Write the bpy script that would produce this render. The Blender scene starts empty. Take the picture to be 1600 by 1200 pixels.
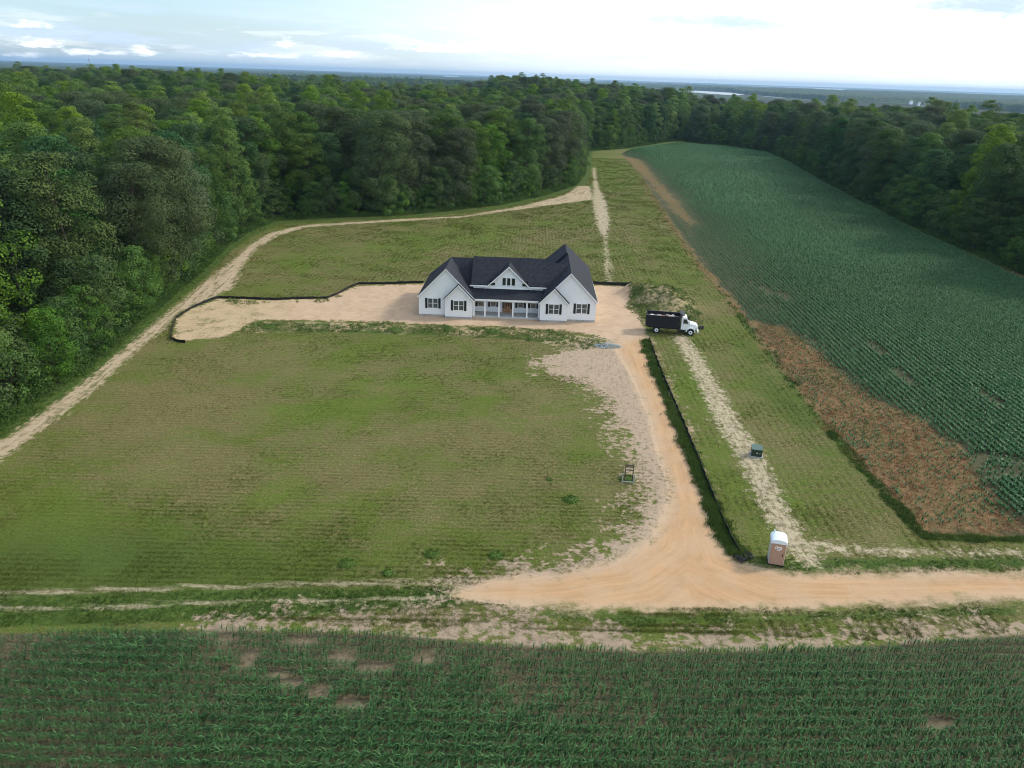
import bpy, math, random
import numpy as np
from mathutils import Matrix, Vector

# ------------------------------------------------------------------ camera
S = bpy.context.scene
H = 34.0; FPX = 1217.0; ROLL = math.radians(1.85); HY = 118.5
P = math.atan((600-HY)*math.cos(ROLL)/FPX)
fw = np.array([0, math.cos(P), -math.sin(P)]); r0 = np.array([1., 0, 0]); u0 = np.cross(r0, fw)
RT = math.cos(ROLL)*r0 + math.sin(ROLL)*u0
UP = -math.sin(ROLL)*r0 + math.cos(ROLL)*u0
cd = bpy.data.cameras.new('camera'); cam = bpy.data.objects.new('camera', cd); S.collection.objects.link(cam)
cd.sensor_width = 36; cd.lens = FPX/1600*36; cd.clip_start = 0.5; cd.clip_end = 60000
cam.matrix_world = Matrix(((RT[0], UP[0], -fw[0], 0), (RT[1], UP[1], -fw[1], 0), (RT[2], UP[2], -fw[2], H), (0, 0, 0, 1)))
S.camera = cam

# ------------------------------------------------------------------ sky, sun, exposure
SUN_EL, SUN_AZ = math.radians(36), math.radians(72)     # azimuth from +Y towards +X
S.view_settings.view_transform = 'Standard'; S.view_settings.look = 'None'
S.cycles.filter_width = 1.0
S.cycles.use_denoising = True
S.view_settings.exposure = 0.40; S.view_settings.gamma = 1.0
W = bpy.data.worlds.new('World'); S.world = W; W.use_nodes = True
sd_ = Vector((math.sin(SUN_AZ)*math.cos(SUN_EL), math.cos(SUN_AZ)*math.cos(SUN_EL), math.sin(SUN_EL)))
ld = bpy.data.lights.new('sun', 'SUN'); ld.energy = 2.2; ld.angle = math.radians(7); ld.color = (1, .95, .86)
lo = bpy.data.objects.new('sun', ld); S.collection.objects.link(lo)
lo.rotation_euler = sd_.to_track_quat('Z', 'Y').to_euler(); lo.location = (200, 100, 200)

class NT:
    def __init__(s, tree): s.t = tree; s.n = tree.nodes; s.l = tree.links
    def node(s, typ, **kw):
        n = s.n.new(typ)
        for k, v in kw.items(): setattr(n, k, v)
        return n
    def put(s, sock, v):
        if isinstance(v, bpy.types.NodeSocket): s.l.new(v, sock)
        elif isinstance(v, (tuple, list)) and len(v) == 3 and sock.type == 'RGBA': sock.default_value = (*v, 1)
        else: sock.default_value = v
    def math(s, op, a, b=0.0, c=None, clamp=False):
        n = s.node('ShaderNodeMath', operation=op, use_clamp=clamp)
        s.put(n.inputs[0], a); s.put(n.inputs[1], b)
        if c is not None: s.put(n.inputs[2], c)
        return n.outputs[0]
    def mix(s, f, a, b, typ='MIX'):
        n = s.node('ShaderNodeMix', data_type='RGBA', blend_type=typ)
        s.put(n.inputs[0], f); s.put(n.inputs[6], a); s.put(n.inputs[7], b)
        return n.outputs[2]
    def noise(s, vec, scale, detail=2, rough=.5, dist=0):
        n = s.node('ShaderNodeTexNoise'); s.l.new(vec, n.inputs['Vector'])
        n.inputs['Scale'].default_value = scale; n.inputs['Detail'].default_value = detail
        n.inputs['Roughness'].default_value = rough; n.inputs['Distortion'].default_value = dist
        return n.outputs[0]
    def mapv(s, vec, scale=(1, 1, 1), rot=0, loc=(0, 0, 0)):
        n = s.node('ShaderNodeMapping'); s.l.new(vec, n.inputs[0])
        n.inputs['Scale'].default_value = scale; n.inputs['Rotation'].default_value = (0, 0, rot); n.inputs['Location'].default_value = loc
        return n.outputs[0]
    def ss(s, v, lo, hi):
        n = s.node('ShaderNodeMapRange', interpolation_type='SMOOTHSTEP'); s.put(n.inputs[0], v)
        s.put(n.inputs[1], lo); s.put(n.inputs[2], hi)
        return n.outputs[0]
    def attr(s, name):
        n = s.node('ShaderNodeAttribute', attribute_name=name); return n.outputs['Fac']

def build_world():
    t = NT(W.node_tree); t.n.clear()
    out = t.node('ShaderNodeOutputWorld'); bg = t.node('ShaderNodeBackground'); t.l.new(bg.outputs[0], out.inputs[0])
    sky = t.node('ShaderNodeTexSky', sky_type='NISHITA', sun_disc=False)
    sky.sun_elevation = SUN_EL; sky.sun_rotation = SUN_AZ; sky.altitude = 50; sky.air_density = 1.0; sky.dust_density = 1.0; sky.ozone_density = 1.5
    tc = t.node('ShaderNodeTexCoord'); d = tc.outputs['Generated']
    sp = t.node('ShaderNodeSeparateXYZ'); t.l.new(d, sp.inputs[0]); x, y, z = sp.outputs
    skyc = t.mix(1.0, sky.outputs[0], (0.095, 0.112, 0.125), 'MULTIPLY')
    # thin bright veil: thicker towards the sun's side
    side = t.ss(x, -0.50, 0.20)
    v1 = t.noise(t.mapv(d, (3, 3, 30)), 1.0, 4, .55, .3)
    veil = t.math('ADD', t.math('MULTIPLY', side, .60), t.math('MULTIPLY', t.ss(v1, .35, .75), .30))
    veil = t.math('ADD', veil, t.ss(z, .0, -.01), clamp=True)
    veil = t.math('ADD', veil, .22, clamp=True)
    c = t.mix(veil, skyc, t.mix(side, (.58, .74, .93), (.87, .93, .95)))
    # low cumulus near the horizon and grey cloud bands
    v2 = t.noise(t.mapv(d, (9, 9, 75), loc=(3.1, 0, 0)), 1.0, 5, .6)
    lowband = t.math('MULTIPLY', t.ss(z, .002, .018), t.ss(z, .062, .030))
    puff = t.math('MULTIPLY', t.ss(v2, .50, .62), lowband)
    c = t.mix(t.math('MULTIPLY', puff, .3), c, (1.0, 1.0, 1.0))
    v3 = t.noise(t.mapv(d, (5, 5, 60), loc=(7.3, 2.0, 1.0)), 1.0, 5, .6)
    grey = t.math('MULTIPLY', t.ss(v3, .56, .70), t.ss(z, .012, .03))
    c = t.mix(t.math('MULTIPLY', grey, .25), c, (.52, .62, .76))
    yy = t.math('MAXIMUM', y, .05); U = t.math('DIVIDE', x, yy); Vv = t.math('DIVIDE', z, yy)
    wn = t.math('ADD', t.math('MULTIPLY', t.noise(t.mapv(d, (26, 26, 130)), 1.0, 6, .72), .7), t.math('MULTIPLY', t.noise(t.mapv(d, (90, 90, 260)), 1.0, 3, .6), .3))
    def cloud(c, px, py, rx, ry, colr, a, flat=1.0):
        dd = fw+RT*(px-800)/FPX-UP*(py-600)/FPX; u_, v_ = dd[0]/dd[1], dd[2]/dd[1]
        du = t.math('DIVIDE', t.math('SUBTRACT', U, u_), rx/FPX); dv = t.math('DIVIDE', t.math('SUBTRACT', Vv, v_), ry/FPX)
        below = t.math('LESS_THAN', dv, 0.0); dv = t.math('MULTIPLY', dv, t.math('ADD', 1.0, t.math('MULTIPLY', below, flat)))
        r = t.math('SQRT', t.math('ADD', t.math('MULTIPLY', du, du), t.math('MULTIPLY', dv, dv)))
        m_ = t.ss(t.math('ADD', t.math('SUBTRACT', 1.0, r), t.math('MULTIPLY', t.math('SUBTRACT', wn, .5), 2.8 if colr[0] < .9 else 5.0)), -.1, .9)
        return t.mix(t.math('MULTIPLY', m_, a), c, colr)
    GR = (.50, .62, .80); WH = (1.02, 1.03, 1.03)
    for q in [(1545, 10, 150, 30, GR, 1.0, .9), (1135, 36, 120, 14, GR, .8, .3), (1030, 30, 50, 8, GR, .4, .3), (60, 52, 120, 18, GR, .95, .5), (185, 62, 60, 13, GR, .85, .6), (210, 14, 60, 10, GR, .6, .3), (150, 9, 30, 6, GR, .5, .3), (430, 76, 60, 12, GR, .6, .5),
              (560, 72, 90, 10, GR, .35, .5), (1000, 90, 120, 9, GR, .30, .5), (45, 68, 60, 9, WH, .95, .6), (45, 40, 38, 8, WH, .9, .6), (225, 82, 20, 11, WH, 1, 1.2), (35, 86, 40, 7, WH, .8, .6), (130, 83, 30, 6, WH, .9, .6), (175, 84, 28, 5, WH, .7, .6),
              (450, 71, 16, 10, WH, .9, .8), (430, 88, 70, 5, WH, .8, .6), (530, 86, 60, 6, WH, .7, .6), (700, 76, 70, 10, WH, .85, .6), (870, 78, 90, 14, WH, .8, .6)]:
        c = cloud(c, *q)
    t.l.new(c, bg.inputs[0]); bg.inputs[1].default_value = 1.12
build_world()

# ------------------------------------------------------------------ helpers
C = S.collection
rng = np.random.default_rng(7); random.seed(7)

def link(o, parent=None):
    C.objects.link(o)
    if parent is not None: o.parent = parent
    return o
def tag(o, label=None, cat=None, group=None, kind=None):
    if label: o['label'] = label
    if cat: o['category'] = cat
    if group: o['group'] = group
    if kind: o['kind'] = kind
    return o
def empty(name, loc, rz=0, scale=1):
    o = bpy.data.objects.new(name, None); link(o); o.location = loc; o.rotation_euler = (0, 0, rz); o.scale = (scale,)*3
    o.empty_display_size = .3
    return o
def unp(px, py, z=0.0):
    d = fw + RT*(px-800)/FPX - UP*(py-600)/FPX
    t = (z-H)/d[2]; return (d[0]*t, d[1]*t)
def wpts(L): return np.array([p[1:] if p[0] == 'w' else unp(*p) for p in L], float)

def fast_mesh(name, V, F, mats, attrs=None, smooth=False, mi=None, fattrs=None):
    """V (n,3); F (m,k) with k = 3 or 4"""
    V = np.asarray(V, np.float32); F = np.asarray(F, np.int32); k = F.shape[1]
    me = bpy.data.meshes.new(name)
    me.vertices.add(len(V)); me.vertices.foreach_set('co', V.ravel())
    me.loops.add(F.size); me.loops.foreach_set('vertex_index', F.ravel())
    me.polygons.add(len(F)); me.polygons.foreach_set('loop_start', np.arange(0, F.size, k, dtype=np.int32))
    if mi is not None: me.polygons.foreach_set('material_index', np.asarray(mi, np.int32))
    me.update(calc_edges=True)
    if smooth: me.polygons.foreach_set('use_smooth', np.ones(len(F), bool))
    for a, v in (attrs or {}).items():
        at = me.attributes.new(a, 'FLOAT', 'POINT'); at.data.foreach_set('value', np.asarray(v, np.float32))
    for a, v in (fattrs or {}).items():
        at = me.attributes.new(a, 'FLOAT', 'FACE'); at.data.foreach_set('value', np.asarray(v, np.float32))
    for m in (mats if isinstance(mats, (list, tuple)) else [mats]): me.materials.append(m)
    return me
def mesh_obj(name, me, parent=None): return link(bpy.data.objects.new(name, me), parent)

class MB:
    def __init__(s): s.v = []; s.f = []
    def add(s, v, f):
        b = len(s.v); s.v += [tuple(p) for p in v]; s.f += [[i+b for i in q] for q in f]; return s
    def box(s, x0, x1, y0, y1, z0, z1):
        v = [(x, y, z) for z in (z0, z1) for y in (y0, y1) for x in (x0, x1)]
        return s.add(v, [(0, 2, 3, 1), (4, 5, 7, 6), (0, 1, 5, 4), (2, 6, 7, 3), (0, 4, 6, 2), (1, 3, 7, 5)])
    def prism(s, pts, axis, a, b):
        """polygon pts extruded between a and b along axis ('x','y','z')"""
        def mk(p, t): return {'x': (t, p[0], p[1]), 'y': (p[0], t, p[1]), 'z': (p[0], p[1], t)}[axis]
        n = len(pts); v = [mk(p, a) for p in pts]+[mk(p, b) for p in pts]
        return s.add(v, [list(range(n))[::-1], list(range(n, 2*n))]+[(i, (i+1) % n, n+(i+1) % n, n+i) for i in range(n)])
    def slab(s, quad, t, d=(0, 0, -1)):
        """planar polygon given thickness t along d"""
        n = len(quad); d = Vector(d)*t; v = [Vector(p) for p in quad]; w = [p+d for p in v]
        return s.add(v+w, [list(range(n)), list(range(n, 2*n))[::-1]]+[((i+1) % n, i, n+i, n+(i+1) % n) for i in range(n)])
    def cyl(s, a, b, ra, rb=None, n=10, caps=True):
        rb = ra if rb is None else rb; a = Vector(a); b = Vector(b); d = (b-a).normalized()
        u = d.orthogonal().normalized(); w = d.cross(u)
        v = []
        for c, r in ((a, ra), (b, rb)):
            for i in range(n):
                t = 2*math.pi*i/n; v.append(c+(u*math.cos(t)+w*math.sin(t))*r)
        f = [(i, (i+1) % n, n+(i+1) % n, n+i) for i in range(n)]
        if caps: f += [list(range(n))[::-1], list(range(n, 2*n))]
        return s.add(v, f)
    def bar(s, a, b, w): return s.cyl(a, b, w*.7071, n=4)
    def obj(s, name, mat, parent=None, bevel=0, smooth=False):
        me = bpy.data.meshes.new(name); me.from_pydata([tuple(p) for p in s.v], [], s.f); me.materials.append(mat)
        import bmesh
        bm = bmesh.new(); bm.from_mesh(me)
        if bevel: bmesh.ops.bevel(bm, geom=list(bm.edges), offset=bevel, segments=2, affect='EDGES', clamp_overlap=True)
        bmesh.ops.recalc_face_normals(bm, faces=bm.faces); bm.to_mesh(me); bm.free()
        if smooth:
            for p in me.polygons: p.use_smooth = True
        return mesh_obj(name, me, parent)

def mat(name, col, rough=.7, metal=0, spec=.4, var=0, vscale=3.0, bump=0, bscale=20, col2=None, coords='Object', trans=0):
    m = bpy.data.materials.new(name); m.use_nodes = True; t = NT(m.node_tree)
    b = t.n['Principled BSDF']; b.inputs['Roughness'].default_value = rough; b.inputs['Metallic'].default_value = metal
    b.inputs['Specular IOR Level'].default_value = spec
    tc = t.node('ShaderNodeTexCoord').outputs[coords]
    c2 = col2 or tuple(c*(1-var) for c in col)
    n = t.noise(tc, vscale, 4, .6)
    t.l.new(t.mix(t.ss(n, .35, .65), col, c2), b.inputs['Base Color'])
    if bump:
        bn = t.node('ShaderNodeBump'); bn.inputs['Strength'].default_value = bump; bn.inputs['Distance'].default_value = .02
        t.l.new(t.noise(tc, bscale, 3), bn.inputs['Height']); t.l.new(bn.outputs[0], b.inputs['Normal'])
    return m

# ------------------------------------------------------------------ zones traced on the ground plane
def sd_poly(poly, X, Y, clip=12):
    poly = np.asarray(poly); X = X.ravel(); Y = Y.ravel()
    best = np.full(X.shape, 1e9); ins = np.zeros(X.shape, bool)
    n = len(poly)
    for i in range(n):
        ax, ay = poly[i]; bx, by = poly[(i+1) % n]
        ex, ey = bx-ax, by-ay; L = ex*ex+ey*ey+1e-12
        t = np.clip(((X-ax)*ex+(Y-ay)*ey)/L, 0, 1)
        best = np.minimum(best, (X-ax-t*ex)**2+(Y-ay-t*ey)**2)
        c = ((ay > Y) != (by > Y)) & (X < ex*(Y-ay)/(ey if abs(ey) > 1e-9 else 1e-9)+ax)
        ins ^= c
    d = np.sqrt(best); return np.clip(np.where(ins, d, -d), -clip, clip)
def sd_line(pts, w, X, Y, clip=12):
    pts = np.asarray(pts); X = X.ravel(); Y = Y.ravel(); best = np.full(X.shape, 1e9)
    w = np.broadcast_to(w, (len(pts),)).astype(float)
    for i in range(len(pts)-1):
        ax, ay = pts[i]; bx, by = pts[i+1]; ex, ey = bx-ax, by-ay; L = ex*ex+ey*ey+1e-12
        t = np.clip(((X-ax)*ex+(Y-ay)*ey)/L, 0, 1)
        best = np.minimum(best, np.sqrt((X-ax-t*ex)**2+(Y-ay-t*ey)**2)-(w[i]*(1-t)+w[i+1]*t)/2)
    return np.clip(-best, -clip, clip)

LEFT_EDGE = [('w', -62, 20), ('w', -53, 50), (0, 668), (60, 625), (130, 580), (200, 520), (260, 465), (310, 425), (350, 385), (385, 362), (430, 345), (520, 340), (620, 337), (700, 330), (780, 320), (850, 305), (900, 288), (912, 270), (914, 250), (916, 236)]
FAR_EDGE = [(975, 232), (1058, 221)]
RIGHT_EDGE = [(1130, 226), (1200, 238), (1240, 255), (1300, 290), (1370, 325), (1450, 365), (1530, 400), (1600, 430), ('w', 108, 110), ('w', 125, 60)]
EDGE = wpts(LEFT_EDGE+FAR_EDGE+RIGHT_EDGE)
WOODS = np.vstack([EDGE, [(900, 60), (27000, 900), (27000, 27000), (-27000, 27000), (-27000, 900), (-900, 20)]])
ROAD = wpts([(700, 930), (730, 912), (800, 903), (880, 893), (960, 878), (1010, 850), (1032, 815), ('w', 14.6, 62), (1030, 720), (1014, 650), (988, 590), (962, 545), (980, 528), (1012, 525),
        (1030, 575), (1060, 650), (1090, 730), (1115, 800), (1135, 850), (1155, 874), (1190, 887), (1250, 894), (1400, 894), (1600, 893), ('w', 140, 60), ('w', 140, 56), (1600, 935), (1450, 943), (1300, 948), (1100, 953), (950, 952), (850, 948), (760, 942)])
PAD = wpts([(270, 532), (278, 500), (300, 484), (342, 467), (420, 469), (510, 467), (560, 447), (655, 444), (800, 446), (935, 446), (985, 449), (982, 472), (1003, 500), (1012, 530), (985, 545), (960, 532), (930, 524),
       (880, 516), (800, 511), (700, 508), (600, 503), (480, 500), (400, 500), (375, 516), (340, 529)])
ROUGH = wpts([(845, 562), (900, 545), (950, 530), (1000, 535), (1030, 620), (1060, 700), (1060, 800), (1040, 860), (980, 900), (850, 912), (720, 925), (690, 915), (850, 885), (930, 872), (975, 850), (1000, 815), (1010, 770), (992, 715), (968, 665), (945, 620), (905, 592), (858, 582)])
TRACK = wpts([('w', -60, 60), (0, 682), (60, 640), (120, 597), (180, 549), (240, 500), (300, 450), (350, 412), (385, 383), (415, 364), (470, 351), (600, 343), (720, 337), (820, 320), (880, 304), (900, 290), (925, 290), (930, 312), (890, 318), (820, 327), (720, 341), (600, 348), (480, 356), (440, 368), (408, 388), (385, 415), (372, 450), (335, 466), (290, 487), (262, 517), (220, 550), (160, 608), (100, 655), (40, 700), (0, 735), ('w', -60, 64)])
RUTS = [wpts([('w', -70, 44), (0, 927), (200, 922), (400, 915), (600, 910), (760, 905)]), wpts([('w', -70, 41.6), (100, 952), (300, 943), (450, 940), (600, 937), (760, 930)])]
BAND = wpts([(350, 976), (500, 967), (700, 962), (800, 964), (850, 980), (1000, 1001), (1200, 1002), (1400, 987), (1600, 975), ('w', 60, 46), ('w', 60, 44.8), (1600, 990), (1400, 1003), (1200, 1015), (1000, 1015), (800, 1008), (600, 990), (350, 980)])
BARE2 = wpts([(700, 960), (900, 958), (1100, 968), (1300, 975), (1450, 980), (1400, 995), (1200, 1008), (1000, 1008), (850, 1000), (750, 985)])
TRENCH = wpts([(1062, 527), (1085, 560), (1110, 605), (1135, 655), (1165, 700), (1185, 740), (1205, 785), (1230, 830), (1258, 868), (1275, 884)]); TRENCHW = [2.6, 2.7, 2.7, 3.0, 3.0, 2.8, 2.6, 2.6, 2.4, 1.2]
TRENCH2 = wpts([(1245, 845), (1290, 856), (1350, 860), (1450, 862), (1600, 864), ('w', 80, 56)]); TRENCH2W = [1.4, 1.7, 1.2, .9, .9, .9]
STRIP = wpts([(928, 262), (931, 290), (937, 315), (941, 345), (946, 380), (950, 415), (952, 440)]); STRIPW = [1.5, 2.0, 4.6, 4.0, .9, 1.3, .6]
VERGE = wpts([(1600, 843), (1520, 842), (1445, 838), (1390, 778), (1330, 712), (1280, 650), (1230, 588), (1190, 535), (1150, 485), (1120, 445)]); VERGEW = [.9, .9, 1.1, 1.2, 1.3, 1.3, 1.4, 1.4, 1.1, .4]
GRASSB = wpts([(1170, 884), (1240, 884), (1300, 882), (1450, 882), (1600, 880), ('w', 80, 54)])
FIELD = np.vstack([wpts([(1600, 838), (1445, 833), (1330, 708), (1230, 586), (1150, 480), (1085, 402), (1040, 332), (1003, 275), (970, 240), (985, 233), (1058, 224)]), wpts([(1130, 227), (1200, 239), (1240, 257), (1299, 292), (1368, 327), (1448, 368), (1528, 404), (1600, 435), ('w', 106, 110), ('w', 122, 60), ('w', 118, 58)])])
BROWN = wpts([(1165, 500), (1230, 512), (1290, 560), (1360, 620), (1440, 655), (1490, 690), (1545, 760), (1600, 820), (1600, 836), (1445, 833), (1330, 708), (1230, 586)])
BROWN2 = wpts([(962, 240), (1010, 250), (1040, 285), (1075, 320), (1100, 350), (1075, 362), (1040, 330), (1003, 282)])
BROWN3 = wpts([(1540, 398), (1620, 425), (1620, 446), (1575, 428)])
LINE1 = wpts([(1000, 278), (1040, 338), (1085, 404), (1130, 458), (1160, 490)])
CORNTOP = wpts([('w', -70, 39.4), (0, 990), (200, 987), (350, 985), (600, 991), (800, 1009), (1000, 1018), (1200, 1018), (1400, 1006), (1600, 992), ('w', 60, 44.5)])
CORN = np.vstack([CORNTOP, [(60, 18), (-70, 18)]])
WEEDS = wpts([(376, 516), (400, 502), (480, 503), (600, 506), (700, 510), (800, 513), (880, 519), (930, 530), (955, 536), (950, 546), (880, 545), (830, 532), (740, 526), (600, 522), (480, 518), (400, 520)])
FENCE_GRASS = wpts([(1009, 532), (1024, 575), (1040, 618), (1062, 668), (1082, 718), (1104, 770), (1120, 810), (1138, 846), (1154, 868)])
LUSHW = wpts([('w', -57, 50), (0, 676), (60, 633), (130, 587), (200, 527), (260, 472), (310, 432), (350, 392), (388, 367), (430, 349), (520, 343), (620, 340), (700, 333), (780, 324), (850, 308), (890, 293)])
MOUND = wpts([(975, 478), (985, 455), (1015, 447), (1050, 450), (1075, 470), (1092, 495), (1088, 512), (1040, 515), (1005, 505)])

TRACK_C = wpts([('w', -62, 60), (0, 705), (60, 660), (120, 612), (185, 556), (240, 510), (300, 462), (350, 420), (395, 385), (428, 366), (475, 353), (600, 345), (720, 339), (820, 323), (890, 307), (915, 296)])
DRIVE_C = wpts([(800, 445), (930, 480), (985, 515), (1010, 570), (1035, 650), (1065, 740), (1085, 810), (1110, 880), (1200, 915), (1400, 915), (1600, 914), ('w', 140, 58)])
DRIVE_D = wpts([(1075, 790), (1060, 860), (990, 905), (880, 922), (750, 928), (500, 930), (0, 940)])
ALLC = [TRACK_C, DRIVE_C, DRIVE_D, TRENCH, TRENCH2, STRIP]
def lateral(X, Y):
    X = X.ravel(); Y = Y.ravel(); best = np.full(X.shape, 1e9); lat = np.zeros(X.shape); al = np.zeros(X.shape); off = 0
    for L in ALLC:
        for i in range(len(L)-1):
            ax, ay = L[i]; bx, by = L[i+1]; ex, ey = bx-ax, by-ay; n = math.hypot(ex, ey)+1e-9
            t = np.clip(((X-ax)*ex+(Y-ay)*ey)/n**2, 0, 1); dx, dy = X-ax-t*ex, Y-ay-t*ey; d = np.hypot(dx, dy)
            q = d < best; best[q] = d[q]; lat[q] = (np.sign(ex*dy-ey*dx)*d)[q]; al[q] = (off+t*n)[q]; off += n
        off += 500
    return lat, al
def blobs(X, Y, L):
    v = np.zeros(X.size); X = X.ravel(); Y = Y.ravel()
    for px, py, rx, ry, a in L:
        c = unp(px, py); v = np.maximum(v, a*np.exp(-(((X-c[0])/rx)**2+((Y-c[1])/ry)**2)))
    return v
DEEP = [(170, 880, 16, 5, 1), (30, 905, 10, 3, .8), (250, 850, 5, 4, .7), (1240, 640, 2.5, 14, .8), (1180, 560, 1.5, 10, .5)]
BRIGHT = [(500, 640, 6, 5, 1), (600, 600, 6, 7, .9), (560, 560, 5, 5, .8), (720, 620, 4, 8, .5), (470, 410, 6, 9, 1), (640, 380, 7, 12, .7), (150, 790, 8, 5, .6), (480, 780, 6, 3, .5), (760, 385, 6, 14, .6), (1080, 590, 2.5, 10, .9), (1120, 700, 2.5, 8, .8), (1240, 760, 4, 6, .6), (970, 400, 3, 8, .6), (955, 265, 9, 60, 1.0), (965, 290, 8, 16, .9)]
CBARE = [(668, 1031, .8, .5), (474, 1003, .9, .5), (535, 1031, .9, .6), (587, 1046, 1.1, .6), (555, 1101, 1.1, .55), (500, 1082, .8, .5), (460, 1069, .8, .5), (435, 1055, .7, .4), (352, 1002, .5, .4), (390, 1031, .5, .8), (1465, 1131, .9, .5), (330, 990, .6, .4)]
TAN = [(420, 560, 8, 6, 1), (330, 640, 8, 7, .8), (700, 680, 7, 5, .8), (600, 610, 2.2, 1.6, 1.5), (620, 750, 10, 4, .6), (860, 640, 4, 6, .6), (560, 390, 7, 10, .8), (300, 730, 8, 4, .6), (990, 380, 3, 18, .6), (880, 420, 4, 10, .5), (1080, 470, 5, 12, .7)]
def hnoise(x, y, s, seed=0):
    """cheap smooth value noise"""
    x = np.asarray(x)*s+seed*17.3; y = np.asarray(y)*s-seed*9.1
    xi = np.floor(x).astype(np.int64); yi = np.floor(y).astype(np.int64); xf = x-xi; yf = y-yi
    def h(a, b):
        n = (a*374761393+b*668265263+seed*1442695) & 0x7fffffff
        n = ((n ^ (n >> 13))*1274126177) & 0x7fffffff
        return (n & 0xffff)/65535.0
    u = xf*xf*(3-2*xf); v = yf*yf*(3-2*yf)
    return (h(xi, yi)*(1-u)+h(xi+1, yi)*u)*(1-v)+(h(xi, yi+1)*(1-u)+h(xi+1, yi+1)*u)*v

def river(x, y):
    """1 where there is far water"""
    d = np.hypot(x, y); az = np.degrees(np.arctan2(x, y))
    wob = (hnoise(x, y, 1/900., 5)-.5)*500
    # creek on the right, bending from far centre to nearer right
    c = np.interp(az, [8, 12, 15, 20, 26, 33, 40], [5200, 5000, 4300, 3300, 2900, 2450, 2300])
    wd = np.interp(az, [9.5, 11, 14, 15, 20, 24, 30, 33.5, 40], [0, 650, 700, 160, 130, 130, 110, 240, 240])
    creek = np.abs(d-c-wob*.3) < wd
    bay = (d > 10500+wob*2) & (d < 21500+wob*3) & (az > -12+wob/400)
    return creek | bay
def zg(x, y):
    x = np.asarray(x, float); y = np.asarray(y, float)
    d = np.hypot(x, y); az = np.degrees(np.arctan2(x, y))
    z = np.zeros_like(d)
    px = np.degrees(np.arctan2(x, y))
    # how far below the horizon the wooded skyline sits, by bearing
    dl = np.interp(px, [-36, -26, -22, -18, -14, -9, -3, -1.5, 2, 3.5, 6, 10.5, 13, 20, 28, 34, 40], [14, 10, 9, 15, 21, 23, 17, 4, 3, 9, 10, 13, 23, 25, 29, 34, 35])
    zt = 9-dl*d/1217.+(hnoise(x, y, 1/160., 3)-.5)*5
    b_ = np.clip((d-430)/200, 0, 1); b_ = b_*b_*(3-2*b_)
    far = np.clip((d-1300)/1300, 0, 1)
    zfar = -14+(hnoise(x, y, 1/1300., 2)-.45)*14+(hnoise(x, y, 1/500., 3)-.5)*8
    z += b_*(np.maximum(zt, -17)*(1-far)+far*zfar)
    z = np.where((d > 1600) & river(x, y), -30, np.where(d > 1600, np.maximum(z, -17), z))
    # house pad: tiny fall to the right, and the spoil heap
    m = np.exp(-(((x-24.6)/4.0)**2+((y-123.5)/5.2)**2)**1.5)*3.0+np.exp(-(((x-20.8)/2.6)**2+((y-129.5)/3.5)**2)**1.3)*2.0
    m = m*(.9+.5*(hnoise(x, y, .6, 8)-.5))
    near = (np.abs(x-24) < 14) & (np.abs(y-124) < 18)
    z = z+np.where(near, m, 0)
    return z

def zones(X, Y):
    f = {}
    f['road'] = sd_poly(ROAD, X, Y)
    f['pad'] = sd_poly(PAD, X, Y)
    f['rough'] = np.maximum(sd_poly(ROUGH, X, Y), np.maximum(sd_poly(BAND, X, Y)-.35, sd_poly(BARE2, X, Y)-2.6))
    f['track'] = sd_poly(TRACK, X, Y)-.45
    f['straw'] = np.maximum.reduce([sd_line(TRENCH, TRENCHW, X, Y), sd_line(TRENCH2, TRENCH2W, X, Y), sd_line(STRIP, STRIPW, X, Y)])
    f['rut'] = np.maximum(sd_line(RUTS[0], .6, X, Y), sd_line(RUTS[1], .4, X, Y))
    f['lush'] = np.maximum.reduce([sd_line(VERGE, VERGEW, X, Y), sd_line(GRASSB, 1.6, X, Y), sd_line(LUSHW, 3.0, X, Y), sd_line(FENCE_GRASS, .7, X, Y),
                                   sd_poly(wpts([('w', -60, 44.6), (0, 930), (400, 922), (760, 915), (760, 945), (400, 968), (0, 980), ('w', -60, 40.6)]), X, Y),
                                   sd_poly(wpts([(760, 945), (1100, 958), (1600, 940), (1600, 968), (1300, 975), (1000, 985), (860, 972)]), X, Y)-.5])
    f['field'] = sd_poly(FIELD, X, Y)
    f['brown'] = np.maximum.reduce([sd_poly(BROWN, X, Y), sd_poly(BROWN2, X, Y)-2.2, sd_poly(BROWN3, X, Y), sd_line(LINE1, [1, 1.6, 1.5, 1.5, 1.5], X, Y)])
    f['corn'] = sd_poly(CORN, X, Y)
    f['weeds'] = np.maximum(sd_poly(WEEDS, X, Y), sd_poly(MOUND, X, Y))
    f['woods'] = sd_poly(WOODS, X, Y)
    Xr, Yr = X.ravel(), Y.ravel()
    f['lush'] = np.maximum(f['lush'], np.where((Yr > 225) | (Xr > 60), f['woods']+3.0, -9))  # lush green along the woods' foot, its dark colour painting the shadow there
    f['weeds'] = np.maximum(f['weeds'], sd_line(wpts([(285, 492), (305, 482), (345, 470), (430, 473), (510, 471), (530, 464)]), [1.6, 2.0, 2.6, 1.8, 1.4, 1.6], X, Y))
    return f

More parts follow.
